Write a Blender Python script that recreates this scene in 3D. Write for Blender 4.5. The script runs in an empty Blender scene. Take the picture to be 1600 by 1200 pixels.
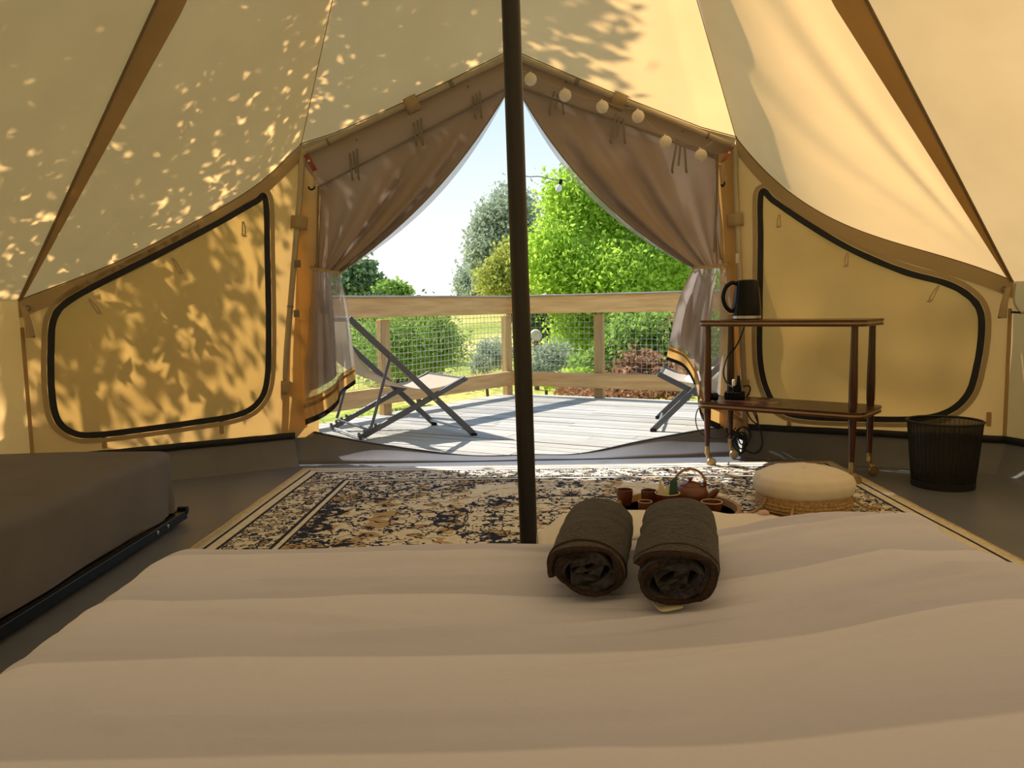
import bpy, bmesh, math, random
import numpy as np
from mathutils import Vector, Matrix, noise

# ------------------------------------------------------------------ camera
scene = bpy.context.scene
COL = scene.collection
FPX = 1200.0
PITCH = math.atan(119.5 / FPX)
ROLL = math.radians(1.1)
CAM = Vector((0, 0, .85))
_f = Vector((0, math.cos(PITCH), -math.sin(PITCH)))
_u0 = Vector((0, math.sin(PITCH), math.cos(PITCH)))
_r0 = Vector((1, 0, 0))
_r = _r0 * math.cos(ROLL) - _u0 * math.sin(ROLL)
_u = _u0 * math.cos(ROLL) + _r0 * math.sin(ROLL)
cam_data = bpy.data.cameras.new('camera')
cam_data.sensor_width = 36
cam_data.lens = 36 * FPX / 1600
cam_data.clip_start = .02
cam = bpy.data.objects.new('camera', cam_data)
COL.objects.link(cam)
cam.matrix_world = Matrix(((_r.x, _u.x, -_f.x, CAM.x), (_r.y, _u.y, -_f.y, CAM.y), (_r.z, _u.z, -_f.z, CAM.z), (0, 0, 0, 1)))
scene.camera = cam

# ------------------------------------------------------------------ light
SUN_STRENGTH = 8.3
SKY_STRENGTH = 1.1
world = bpy.data.worlds.new('sky')
scene.world = world
world.use_nodes = True
nt = world.node_tree
nt.nodes.clear()
wo = nt.nodes.new('ShaderNodeOutputWorld')
bg = nt.nodes.new('ShaderNodeBackground')
tc = nt.nodes.new('ShaderNodeTexCoord')
sx = nt.nodes.new('ShaderNodeSeparateXYZ')
rp = nt.nodes.new('ShaderNodeValToRGB')
rp.color_ramp.elements[0].position = 0.0
rp.color_ramp.elements[0].color = (1.0, 1.0, 1.0, 1)
rp.color_ramp.elements[1].position = 1.0
rp.color_ramp.elements[1].color = (.36, .58, 1.0, 1)
e = rp.color_ramp.elements.new(.10); e.color = (.93, .98, 1.0, 1)
e = rp.color_ramp.elements.new(.30); e.color = (.58, .79, .97, 1)
nt.links.new(tc.outputs['Generated'], sx.inputs[0])
nt.links.new(sx.outputs['Z'], rp.inputs[0])
nt.links.new(rp.outputs[0], bg.inputs['Color'])
bg.inputs['Strength'].default_value = SKY_STRENGTH
nt.links.new(bg.outputs[0], wo.inputs[0])

SUNDIR = Vector((-.80, .52, 1.0)).normalized()      # towards the sun
sun = bpy.data.lights.new('sun', 'SUN')
sun.energy = SUN_STRENGTH
sun.angle = math.radians(.53)
sun.color = (1.0, .94, .85)
suno = bpy.data.objects.new('sun', sun)
suno.rotation_euler = SUNDIR.to_track_quat('Z', 'Y').to_euler()
suno.location = (-6, 4, 9)
COL.objects.link(suno)

scene.view_settings.view_transform = 'Standard'
scene.view_settings.look = 'None'
scene.view_settings.gamma = 1
scene.view_settings.use_curve_mapping = False
scene.view_settings.exposure = 0.0
cy = scene.cycles
cy.max_bounces = 14
cy.diffuse_bounces = 8
cy.transmission_bounces = 10
cy.transparent_max_bounces = 16
cy.use_denoising = True
cy.sample_clamp_indirect = 8

# ------------------------------------------------------------------ helpers
def ray(x, y):
    return _f + _r * ((x - 800) / FPX) + _u * ((600 - y) / FPX)
def UZ(x, y, z=0.0):
    d = ray(x, y); return CAM + d * ((z - CAM.z) / d.z)
def UY(x, y, Y):
    d = ray(x, y); return CAM + d * ((Y - CAM.y) / d.y)
def UP(x, y, p, n):
    d = ray(x, y); return CAM + d * ((Vector(p) - CAM).dot(n) / d.dot(n))
def V(*a): return Vector(a[0]) if len(a) == 1 else Vector(a)
def lerp(a, b, t): return a + (b - a) * t
def smooth(t):
    t = max(0., min(1., t)); return t * t * (3 - 2 * t)
def nz(x, y=0., z=0.): return noise.noise(Vector((x, y, z)))
def catmull(pts, n=8, closed=False):
    P = [Vector(p) for p in pts]; out = []
    N = len(P); segs = N if closed else N - 1
    for i in range(segs):
        p0 = P[(i - 1) % N] if (closed or i > 0) else P[0] * 2 - P[1]
        p1 = P[i]; p2 = P[(i + 1) % N]
        p3 = P[(i + 2) % N] if (closed or i + 2 < N) else P[-1] * 2 - P[-2]
        for k in range(n):
            t = k / n
            out.append(.5 * ((2 * p1) + (p2 - p0) * t + (2 * p0 - 5 * p1 + 4 * p2 - p3) * t * t + (3 * p1 - p0 - 3 * p2 + p3) * t ** 3))
    if not closed: out.append(P[-1].copy())
    return out
def polyat(pts, t):
    """point on a polyline by fraction of length"""
    L = [0.]
    for a, b in zip(pts, pts[1:]): L.append(L[-1] + (b - a).length)
    s = max(0., min(1., t)) * L[-1]
    for i in range(len(pts) - 1):
        if s <= L[i + 1] or i == len(pts) - 2:
            return lerp(pts[i], pts[i + 1], (s - L[i]) / max(1e-9, L[i + 1] - L[i]))

class MB:
    def __init__(s): s.v = []; s.f = []; s.uv = {}
    def add(s, vs, fs):
        o = len(s.v); s.v += [Vector(p) for p in vs]; s.f += [[i + o for i in q] for q in fs]; return s
    def box(s, c, size, rot=None):
        hx, hy, hz = [a / 2 for a in size]; c = Vector(c)
        vs = [Vector((x, y, z)) for z in (-hz, hz) for y in (-hy, hy) for x in (-hx, hx)]
        if rot is not None: vs = [rot @ p for p in vs]
        return s.add([c + p for p in vs], [(0, 2, 3, 1), (4, 5, 7, 6), (0, 1, 5, 4), (2, 6, 7, 3), (0, 4, 6, 2), (1, 3, 7, 5)])
    def bar(s, a, b, w, h, up=(0, 0, 1)):
        a = Vector(a); b = Vector(b); d = (b - a).normalized(); x = d.cross(Vector(up))
        if x.length < 1e-4: x = d.cross(Vector((1, 0, 0)))
        x.normalize(); z = x.cross(d)
        x *= w / 2; z *= h / 2
        return s.add([a - x - z, a + x - z, a + x + z, a - x + z, b - x - z, b + x - z, b + x + z, b - x + z],
                     [(0, 1, 2, 3), (7, 6, 5, 4), (0, 4, 5, 1), (1, 5, 6, 2), (2, 6, 7, 3), (3, 7, 4, 0)])
    def tube(s, pts, r, n=8, closed=False, caps=True, flat=1.0, up0=None):
        P = [Vector(p) for p in pts]; N = len(P)
        if not hasattr(r, '__len__'): r = [r] * N
        ref = None; rings = []
        for i in range(N):
            if closed: t = P[(i + 1) % N] - P[i - 1]
            else: t = P[min(i + 1, N - 1)] - P[max(i - 1, 0)]
            t.normalize()
            if ref is None:
                ref = Vector(up0) if up0 else (Vector((0, 0, 1)) if abs(t.z) < .9 else Vector((1, 0, 0)))
            ref = (ref - t * ref.dot(t))
            if ref.length < 1e-6: ref = t.orthogonal()
            ref.normalize(); b = t.cross(ref)
            rings.append([P[i] + (ref * math.cos(2 * math.pi * k / n) * flat + b * math.sin(2 * math.pi * k / n)) * r[i] for k in range(n)])
        vs = [p for q in rings for p in q]; fs = []
        M = N if closed else N - 1
        for i in range(M):
            j = (i + 1) % N
            for k in range(n):
                fs.append((i * n + k, i * n + (k + 1) % n, j * n + (k + 1) % n, j * n + k))
        if caps and not closed:
            fs.append(tuple(range(n))[::-1]); fs.append(tuple((N - 1) * n + k for k in range(n)))
        return s.add(vs, fs)
    def lathe(s, prof, c=(0, 0, 0), n=24, rot=None, closed=False):
        c = Vector(c); vs = []; fs = []
        for (r, z) in prof:
            for k in range(n):
                p = Vector((r * math.cos(2 * math.pi * k / n), r * math.sin(2 * math.pi * k / n), z))
                vs.append(c + (rot @ p if rot is not None else p))
        m = len(prof)
        for i in range(m if closed else m - 1):
            j = (i + 1) % m
            for k in range(n):
                fs.append((i * n + k, i * n + (k + 1) % n, j * n + (k + 1) % n, j * n + k))
        if not closed:
            if prof[0][0] > 1e-5: fs.append(tuple(range(n))[::-1])
            if prof[-1][0] > 1e-5: fs.append(tuple((m - 1) * n + k for k in range(n)))
        return s.add(vs, fs)
    def grid(s, fn, nu, nv, uv=True):
        o = len(s.v)
        for j in range(nv + 1):
            for i in range(nu + 1):
                s.v.append(Vector(fn(i / nu, j / nv)))
                if uv: s.uv[len(s.v) - 1] = (i / nu, j / nv)
        for j in range(nv):
            for i in range(nu):
                a = o + j * (nu + 1) + i
                s.f.append([a, a + 1, a + nu + 2, a + nu + 1])
        return s
    def prism(s, poly, ext):
        P = [Vector(p) for p in poly]; e = Vector(ext); n = len(P)
        return s.add(P + [p + e for p in P], [tuple(range(n))[::-1], tuple(range(n, 2 * n))] + [(i, (i + 1) % n, (i + 1) % n + n, i + n) for i in range(n)])
    def ribbon(s, pts, off, thick):
        """flat strip: pts and pts+off[i], thickness vector(s)"""
        N = len(pts); vs = []
        for i, p in enumerate(pts):
            o = off[i] if isinstance(off, list) else off
            t = thick[i] if isinstance(thick, list) else thick
            p = Vector(p); vs += [p, p + o, p + o + t, p + t]
        fs = [(0, 1, 2, 3), tuple(4 * (N - 1) + k for k in (3, 2, 1, 0))]
        for i in range(N - 1):
            for k in range(4):
                fs.append((4 * i + k, 4 * i + (k + 1) % 4, 4 * i + 4 + (k + 1) % 4, 4 * i + 4 + k))
        return s.add(vs, fs)
    def xf(s, M):
        s.v = [M @ p for p in s.v]; return s
    def build(s, name, mat, parent=None, smooth=True, bevel=0, label=None, cat=None, group=None, kind=None, solid=0, base=None, sub=0):
        me = bpy.data.meshes.new(name)
        if parent is not None: off = OFF[parent.name]
        elif base is not None: off = Vector(base)
        else:
            a = np.array([tuple(p) for p in s.v]); lo = a.min(0); hi = a.max(0)
            off = Vector(((lo[0] + hi[0]) / 2, (lo[1] + hi[1]) / 2, lo[2]))
        me.from_pydata([tuple(p - off) for p in s.v], [], s.f)
        if s.uv:
            ul = me.uv_layers.new(name='UVMap')
            li = np.zeros(len(me.loops), dtype=np.int32); me.loops.foreach_get('vertex_index', li)
            tab = np.zeros((len(s.v), 2), dtype=np.float32)
            for k, q in s.uv.items(): tab[k] = q
            ul.data.foreach_set('uv', tab[li].ravel())
        bm = bmesh.new(); bm.from_mesh(me); bmesh.ops.recalc_face_normals(bm, faces=bm.faces); bm.to_mesh(me); bm.free()
        if smooth: me.shade_smooth() if hasattr(me, 'shade_smooth') else me.polygons.foreach_set('use_smooth', [True] * len(me.polygons))
        me.materials.append(mat)
        o = bpy.data.objects.new(name, me); COL.objects.link(o)
        OFF[o.name] = off
        if parent is not None: o.parent = parent
        else: o.location = off
        if bevel:
            m = o.modifiers.new('bevel', 'BEVEL'); m.width = bevel; m.segments = 2; m.limit_method = 'ANGLE'; m.angle_limit = math.radians(40)
        if solid:
            m = o.modifiers.new('solid', 'SOLIDIFY'); m.thickness = solid; m.offset = 0
        if sub:
            m = o.modifiers.new('sub', 'SUBSURF'); m.levels = sub; m.render_levels = sub
        if smooth and not sub:
            try:
                me.set_sharp_from_angle(angle=math.radians(42))
            except Exception: pass
        tag(o, label, cat, group, kind)
        return o
OFF = {}
def tag(o, label=None, cat=None, group=None, kind=None):
    if label: o['label'] = label
    if cat: o['category'] = cat
    if group: o['group'] = group
    if kind: o['kind'] = kind
    return o
def thing(name, loc, label, cat, group=None):
    o = bpy.data.objects.new(name, None); COL.objects.link(o)
    o.location = loc; o.empty_display_size = .1
    OFF[o.name] = Vector(loc)
    return tag(o, label, cat, group)

# ------------------------------------------------------------------ materials
class NT:
    def __init__(s, name):
        s.m = bpy.data.materials.new(name); s.m.use_nodes = True
        s.t = s.m.node_tree; s.t.nodes.clear()
        s.out = s.t.nodes.new('ShaderNodeOutputMaterial')
        s.tcn = None
    def n(s, ty, **kw):
        x = s.t.nodes.new(ty)
        for k, v in kw.items():
            if k.startswith('i_'):
                x.inputs[k[2:].replace('_', ' ')].default_value = v
            else: setattr(x, k, v)
        return x
    def l(s, a, b): s.t.links.new(a, b)
    def co(s, which='Object'):
        if s.tcn is None: s.tcn = s.t.nodes.new('ShaderNodeTexCoord')
        return s.tcn.outputs[which]
    def mapc(s, which='Object', scale=(1, 1, 1), loc=(0, 0, 0), rot=(0, 0, 0)):
        m = s.n('ShaderNodeMapping'); s.l(s.co(which), m.inputs[0])
        m.inputs['Scale'].default_value = scale; m.inputs['Location'].default_value = loc; m.inputs['Rotation'].default_value = rot
        return m.outputs[0]
    def noise(s, vec, scale=5, detail=3, rough=.5, out='Fac'):
        x = s.n('ShaderNodeTexNoise'); x.inputs['Scale'].default_value = scale; x.inputs['Detail'].default_value = detail; x.inputs['Roughness'].default_value = rough
        s.l(vec, x.inputs['Vector']); return x.outputs[out]
    def ramp(s, fac, stops, interp='LINEAR'):
        x = s.n('ShaderNodeValToRGB'); cr = x.color_ramp; cr.interpolation = interp
        while len(cr.elements) < len(stops): cr.elements.new(.5)
        for el, (p, c) in zip(cr.elements, stops):
            el.position = p; el.color = tuple(c) + (1,) if len(c) == 3 else c
        s.l(fac, x.inputs[0]); return x.outputs[0]
    def math(s, op, a, b=None, c=None, clamp=False):
        x = s.n('ShaderNodeMath', operation=op); x.use_clamp = clamp
        for i, q in enumerate((a, b, c)):
            if q is None: continue
            if isinstance(q, (int, float)): x.inputs[i].default_value = q
            else: s.l(q, x.inputs[i])
        return x.outputs[0]
    def mix(s, fac, a, b, blend='MIX'):
        x = s.n('ShaderNodeMix', data_type='RGBA', blend_type=blend)
        for nm, q in (('Factor', fac), ('A', a), ('B', b)):
            i = [k for k in x.inputs if k.name == nm and k.type == ('VALUE' if nm == 'Factor' else 'RGBA')][0]
            if isinstance(q, (int, float)): i.default_value = q
            elif isinstance(q, tuple): i.default_value = q if len(q) == 4 else q + (1,)
            else: s.l(q, i)
        return [k for k in x.outputs if k.type == 'RGBA'][0]
    def bump(s, h, strength=.2, dist=.01):
        x = s.n('ShaderNodeBump'); x.inputs['Strength'].default_value = strength; x.inputs['Distance'].default_value = dist
        s.l(h, x.inputs['Height']); return x.outputs[0]
    def principled(s, col, rough=.6, metal=0, bump=None, spec=.5, sheen=0, coat=0):
        p = s.n('ShaderNodeBsdfPrincipled')
        if isinstance(col, tuple): p.inputs['Base Color'].default_value = col if len(col) == 4 else col + (1,)
        else: s.l(col, p.inputs['Base Color'])
        p.inputs['Roughness'].default_value = rough; p.inputs['Metallic'].default_value = metal
        p.inputs['Specular IOR Level'].default_value = spec
        if sheen: p.inputs['Sheen Weight'].default_value = sheen
        if coat: p.inputs['Coat Weight'].default_value = coat; p.inputs['Coat Roughness'].default_value = .08
        if bump is not None: s.l(bump, p.inputs['Normal'])
        return p.outputs[0]
    def done(s, sh): s.l(sh, s.out.inputs[0]); return s.m

def simple(name, col, rough=.6, metal=0, var=.12, scale=12, bump=.0, bscale=60, spec=.5, sheen=0, coat=0):
    t = NT(name); v = t.co('Object')
    c2 = tuple(max(0, k * (1 - var)) for k in col); c3 = tuple(min(1, k * (1 + var)) for k in col)
    c = t.ramp(t.noise(v, scale, 4), [(.3, c2), (.7, c3)])
    b = t.bump(t.noise(v, bscale, 4), bump, .004) if bump else None
    return t.done(t.principled(c, rough, metal, b, spec, sheen, coat))

def cloth(name, col, trans=.5, var=.08, weave=900, bump=.1, scale=3, tcol=None):
    """thin woven cloth: reflects and lets light through"""
    t = NT(name); v = t.co('Object')
    def vary(cc):
        return t.ramp(t.noise(v, scale, 5), [(.3, tuple(k * (1 - var) for k in cc)), (.7, tuple(min(1, k * (1 + var)) for k in cc))])
    c = vary(col); ct = vary(tcol) if tcol else c
    bm_ = t.bump(t.math('ADD', t.noise(v, weave, 1), t.math('MULTIPLY', t.noise(v, 14, 4), 2.)), bump, .003)
    d = t.n('ShaderNodeBsdfDiffuse'); t.l(c, d.inputs[0]); t.l(bm_, d.inputs['Normal'])
    r = t.n('ShaderNodeBsdfTranslucent'); t.l(ct, r.inputs[0]); t.l(bm_, r.inputs['Normal'])
    m = t.n('ShaderNodeMixShader'); m.inputs[0].default_value = trans
    t.l(d.outputs[0], m.inputs[1]); t.l(r.outputs[0], m.inputs[2])
    return t.done(m.outputs[0])

def leafmat(name, c1, c2, trans=.45, c3=None, sc=.8):
    t = NT(name); v = t.co('Object')
    stops = [(.3, c1), (.65, c2)] + ([(.8, c3)] if c3 else [])
    a = t.noise(v, sc * 9, 4); c = t.ramp(a, stops)
    d = t.n('ShaderNodeBsdfDiffuse'); t.l(c, d.inputs[0])
    r = t.n('ShaderNodeBsdfTranslucent'); t.l(c, r.inputs[0])
    m = t.n('ShaderNodeMixShader'); m.inputs[0].default_value = trans
    t.l(d.outputs[0], m.inputs[1]); t.l(r.outputs[0], m.inputs[2])
    return t.done(m.outputs[0])

def netmat(name, col, opac=.55):
    """fine insect mesh: threads too fine to build, part of the light passes straight through"""
    t = NT(name); v = t.co('Object')
    c = t.ramp(t.noise(v, 6, 3), [(.3, tuple(k * .9 for k in col)), (.7, col)])
    d = t.n('ShaderNodeBsdfDiffuse'); t.l(c, d.inputs[0])
    r = t.n('ShaderNodeBsdfTranslucent'); t.l(c, r.inputs[0])
    m = t.n('ShaderNodeMixShader'); m.inputs[0].default_value = .45
    t.l(d.outputs[0], m.inputs[1]); t.l(r.outputs[0], m.inputs[2])
    tr = t.n('ShaderNodeBsdfTransparent'); k = t.n('ShaderNodeMixShader'); k.inputs[0].default_value = opac
    t.l(tr.outputs[0], k.inputs[1]); t.l(m.outputs[0], k.inputs[2])
    return t.done(k.outputs[0])

def wood(name, c1, c2, axis='X', rough=.55, scale=1., coat=0, spec=.4, knots=False, bump=.15):
    t = NT(name)
    sc = {'X': (1.2, 14, 14), 'Y': (14, 1.2, 14), 'Z': (14, 14, 1.2)}[axis]
    oi = t.n('ShaderNodeObjectInfo')
    m = t.n('ShaderNodeMapping'); t.l(t.co('Object'), m.inputs[0]); m.inputs['Scale'].default_value = tuple(k * scale for k in sc)
    cmb = t.n('ShaderNodeCombineXYZ'); r1 = t.math('MULTIPLY', oi.outputs['Random'], 37.)
    for i in range(3): t.l(r1, cmb.inputs[i])
    t.l(cmb.outputs[0], m.inputs['Location'])
    g = t.noise(m.outputs[0], 2.2, 6, .6)
    c = t.ramp(g, [(.3, c1), (.5, tuple((a + b) / 2 for a, b in zip(c1, c2))), (.68, c2)])
    hue = t.n('ShaderNodeHueSaturation'); t.l(c, hue.inputs['Color'])
    t.l(t.math('ADD', t.math('MULTIPLY', oi.outputs['Random'], .28), .86), hue.inputs['Value'])
    return t.done(t.principled(hue.outputs[0], rough, 0, t.bump(g, bump, .004), spec, 0, coat))

M = {}
M['canvas'] = cloth('canvas', (.52, .36, .195), .61, .05, tcol=(.96, .575, .225))
M['cover'] = cloth('window_cover_canvas', (.38, .27, .16), .44, .06, tcol=(.68, .39, .10))
M['canvas_wall'] = cloth('canvas_wall', (.52, .38, .22), .40, .05, tcol=(.76, .45, .14))
M['canvas_double_and_shade'] = cloth('double_canvas_and_shade', (.48, .38, .22), .48, .05, tcol=(.74, .54, .23))  # sewn double canvas, and the painted fold shade along two roof seams
M['canvas_hem'] = cloth('canvas_hem', (.54, .43, .26), .32, .04)
M['curtain'] = cloth('curtain_canvas', (.34, .26, .20), .18, .05, bump=.15)
M['mesh'] = netmat('insect_mesh', (.48, .43, .40), .60)
M['zip'] = simple('black_tape', (.012, .013, .018), .75, var=.3)
M['tub'] = simple('grey_groundsheet', (.13, .132, .145), .55, var=.12, scale=4, bump=.15, bscale=9)
M['floor'] = simple('grey_floor_sheet', (.135, .145, .175), .38, var=.1, scale=2.5, bump=.25, bscale=3)
M['seam'] = simple('brown_seam', (.20, .135, .075), .8)
M['greytape'] = simple('grey_tape', (.19, .16, .135), .8)
M['galv'] = simple('painted_steel_tube', (.40, .345, .25), .42, .35, .08)
M['pole'] = simple('black_pole', (.014, .012, .012), .38, .1, .15, 30)
M['leather'] = simple('red_leather', (.25, .045, .022), .55, var=.2, scale=40, bump=.2)
M['steel'] = simple('steel', (.55, .55, .55), .3, 1, .05)
M['black'] = simple('black_plastic', (.004, .004, .005), .26, var=.1, spec=.2)
M['rubber'] = simple('black_cable', (.014, .014, .014), .55)
M['lantern'] = cloth('white_paper', (.86, .82, .74), .35, .03)
M['whitecord'] = simple('pale_cord', (.6, .55, .45), .8)
M['cordage'] = simple('beige_cord', (.42, .33, .22), .85)
M['pine'] = wood('pine_rail', (.58, .32, .115), (.80, .50, .21), 'X', .6)
M['pinez'] = wood('pine_post', (.42, .26, .10), (.60, .39, .17), 'Z', .6)
M['decking'] = wood('grey_decking', (.33, .31, .27), (.49, .465, .42), 'X', .75, 1.6)
M['rope'] = simple('net_rope', (.62, .58, .46), .85)
M['net2'] = simple('grey_net', (.40, .39, .33), .85)
M['alu'] = simple('anthracite_aluminium', (.11, .115, .125), .42, .45, .08)
M['alulight'] = simple('silver_aluminium', (.45, .46, .47), .38, .8, .05)
M['sling'] = cloth('beige_sling', (.62, .53, .42), .35, .04)
M['cream'] = cloth('cream_fleece', (.80, .74, .58), .15, .06, 200, .5)
M['white'] = cloth('white_cotton', (.78, .76, .80), .08, .04)
M['pink'] = cloth('pink_cotton', (.70, .46, .42), .08, .04)
M['mahog'] = wood('mahogany', (.035, .011, .006), (.085, .026, .012), 'X', .34, 1.2, coat=.15, bump=.03)
M['mahogz'] = wood('mahogany_leg', (.032, .010, .006), (.08, .024, .011), 'Z', .25, 1.2, coat=.5, bump=.03)
M['inlay'] = simple('pale_edge_inlay', (.42, .29, .17), .4)
M['brass'] = simple('dull_brass', (.42, .32, .17), .42, .85, .2, 40)
M['iron'] = simple('black_mesh_metal', (.016, .016, .016), .45, .3)
M['rattan'] = simple('woven_jute', (.42, .27, .13), .85, var=.35, scale=90, bump=.8, bscale=140)
M['pouf'] = cloth('pouf_cotton', (.76, .69, .60), .06, .05, 300, .25)
M['towel'] = simple('brown_towel', (.038, .035, .044), .95, var=.45, scale=150, bump=1., bscale=170, spec=.1, sheen=.15)
M['towelhem'] = simple('brown_towel_hem', (.040, .025, .020), .9, var=.3, scale=200, bump=.6, bscale=260, spec=.1)
M['clay'] = simple('red_brown_clay', (.13, .040, .022), .32, var=.2, scale=30)
M['redglaze'] = simple('dark_red_glaze', (.10, .012, .016), .2, var=.15, coat=.5)
M['cupinside'] = simple('cream_glaze', (.62, .50, .38), .3)
M['bamboo'] = simple('bamboo', (.36, .20, .08), .5, var=.25, scale=60)
M['traywood'] = wood('tray_wood', (.10, .045, .02), (.20, .10, .05), 'X', .4)
M['paper'] = simple('tea_paper', (.74, .67, .50), .8, var=.08)
M['papergreen'] = simple('dark_green_paper', (.03, .09, .075), .6, var=.3)
M['bedcover'] = cloth('grey_bed_cover', (.17, .162, .17), .06, .06, 700, .3, 6)
M['bark'] = simple('bark', (.12, .085, .06), .9, var=.35, scale=20, bump=.6)
M['log'] = simple('log_end', (.66, .56, .40), .8)
M['glass'] = simple('clear_bulb', (.85, .85, .85), .08, spec=.8)

# ================================================================== TENT SHELL
APEX = V(0.0, 2.0, 3.22)
PC = V(0.03, 2.0, 0)                       # centre of the tent on the floor
CL = V(-2.33, 3.66, .926); CR = V(2.42, 3.72, .928)
DY = 4.25                                  # plane of the door frame
KL = UY(473, 238, DY); KR = UY(1148, 227, DY); DA = UY(800, 86, DY)
TUB = .165                                 # height of the groundsheet upstand

WL_P = V(-1.19, 4.275, 0); WR_P = V(1.26, 4.275, 0)
def plane_n(p, q):
    d = (q - p); d.z = 0; d.normalize(); return Vector((d.y, -d.x, 0))
nL = plane_n(WL_P, V(CL.x, CL.y, 0)); nR = plane_n(WR_P, V(CR.x, CR.y, 0))
if nL.dot(PC - WL_P) < 0: nL = -nL         # both point into the tent
if nR.dot(PC - WR_P) < 0: nR = -nR
onL = lambda x, y, o=0.: UP(x, y, WL_P + nL * o, nL)
onR = lambda x, y, o=0.: UP(x, y, WR_P + nR * o, nR)

ro = V(0, .04, .035)
KLr = KL + ro + V(-.02, 0, .012); KRr = KR + ro + V(.02, 0, .012)
eaveL = catmull([KLr, onL(400, 290), onL(310, 344), onL(180, 411), V(CL.x, CL.y, CL.z)], 8)
def smooth_eave(pts, n=44):
    """one cubic through four points, so the roof panel has no kinks"""
    s_ = [(p - pts[0]).xy.length for p in pts]; out = []
    for k in range(n + 1):
        s = s_[-1] * (k / n) ** 1.15; q = V(0, 0, 0)
        for i, p in enumerate(pts):
            w = 1.
            for j in range(len(pts)):
                if j != i: w *= (s - s_[j]) / (s_[i] - s_[j])
            q += p * w
        out.append(q)
    return out
eaveR = smooth_eave([KRr, onR(1255, 316), onR(1400, 380), V(CR.x, CR.y, CR.z)])

# other corners round the back of the tent
def corner(deg, r=2.87):
    a = math.radians(deg); return V(PC.x + r * math.sin(a), PC.y + r * math.cos(a), .93)
angL = math.degrees(math.atan2(CL.x - PC.x, CL.y - PC.y)); angR = math.degrees(math.atan2(CR.x - PC.x, CR.y - PC.y))
ring = [CR.copy()] + [corner(angR + (360 + angL - angR) * k / 8) for k in range(1, 8)] + [CL.copy()]

roof = thing('ceiling', (0, 2.0, .93), 'sand canvas tent roof rising to the centre pole with leaf shadows', None)
roof['kind'] = 'structure'
def inward(p): return (V(0, 2.0, 1.2) - p).normalized()
def panel(E, nu, nv, sag=.04, wr=None, name='roof_panel', A=APEX):
    def fn(u, v):
        e_ = polyat(E, u); p = lerp(e_, A, v)
        b = inward(p)
        d = sag * math.sin(math.pi * u) * math.sin(math.pi * (v ** .8))
        d += .006 * nz(p.x * 2.2, p.y * 2.2, p.z * 2.2) * math.sin(math.pi * v) * math.sin(math.pi * u)
        if wr: d += wr(u, v)
        return p + b * d
    return MB().grid(fn, nu, nv).build(name, M['canvas'], roof)
def wrR(u, v):
    ph = math.atan2(v * 2.9, (1 - u) * 1.7 + 1e-4); rr = math.hypot(v * 2.9, (1 - u) * 1.7)
    env = smooth((rr - .12) / .45) * (1 - smooth((rr - .6) / 1.9)) * smooth((ph - .15) / .4) * (1 - smooth((ph - 1.35) / .2))
    return -env * (.013 * math.sin(ph * 15 + .7) + .004 * math.sin(ph * 27 + 1.))
def wrL(u, v):
    ph = math.atan2(v * 2.9, (1 - u) * 1.7 + 1e-4); rr = math.hypot(v * 2.9, (1 - u) * 1.7)
    env = smooth(rr / .25) * (1 - smooth((rr - .3) / 1.2)) * smooth((ph - .2) / .4) * (1 - smooth((ph - 1.4) / .2))
    return -env * .008 * math.sin(ph * 15)
def wrD(u, v):
    return smooth(u / .3) * -.012 * math.sin(u * 19 + 1.) * math.exp(-u * 5) * (1 - v) * smooth(v / .05) - .006 * smooth(u / .4) * math.sin(u * 11) * (1 - v) * smooth(v / .05)
panel(eaveL, 60, 60, -.01, wrL)
panel(eaveR, 90, 70, .0, wrR)
edgeL = [KL + ro + V(-.03, 0, .012), DA + ro]
edgeR = [KR + ro + V(.03, 0, .012), DA + ro]
pl0 = [KLr] + [lerp(KL, DA, t) + ro + V(0, 0, -.012 * math.sin(math.pi * t)) for t in (.15, .3, .45, .6, .75, .9, 1.)]
pr0 = [KRr] + [lerp(KR, DA, t) + ro + V(0, 0, -.012 * math.sin(math.pi * t)) for t in (.15, .3, .45, .6, .75, .9, 1.)]
panel(pl0, 50, 50, .0, wrD)
panel(pr0, 50, 50, .0, wrD)
for a, b in zip(ring, ring[1:]):
    panel([a, b], 20, 26, .03)
# seams, and darker canvas strips that paint in fold shade beside them
def seam(c, nrm_off=.012, r=.006):
    pts = [lerp(c, APEX, t) for t in [k / 24 for k in range(25)]]
    pts = [p + inward(p) * nrm_off for p in pts]
    return MB().tube(pts, r, 6).build('seam', M['seam'], roof)
for c in ring: seam(c)
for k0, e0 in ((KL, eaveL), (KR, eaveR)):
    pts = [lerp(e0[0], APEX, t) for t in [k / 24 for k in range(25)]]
    MB().tube([p + inward(p) * .010 for p in pts], .0022, 5).build('seam', M['canvas_double_and_shade'], roof)
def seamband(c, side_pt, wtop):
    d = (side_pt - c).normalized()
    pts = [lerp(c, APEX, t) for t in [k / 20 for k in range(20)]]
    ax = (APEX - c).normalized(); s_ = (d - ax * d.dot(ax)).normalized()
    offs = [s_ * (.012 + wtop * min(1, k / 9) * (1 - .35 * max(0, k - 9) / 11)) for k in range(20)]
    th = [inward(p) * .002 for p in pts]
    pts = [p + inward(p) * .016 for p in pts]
    MB().ribbon(pts, offs, th).build('fold_shade_band', M['canvas_double_and_shade'], roof)
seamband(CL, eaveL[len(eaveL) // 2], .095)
seamband(CR, eaveR[len(eaveR) // 2], .105)
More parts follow.
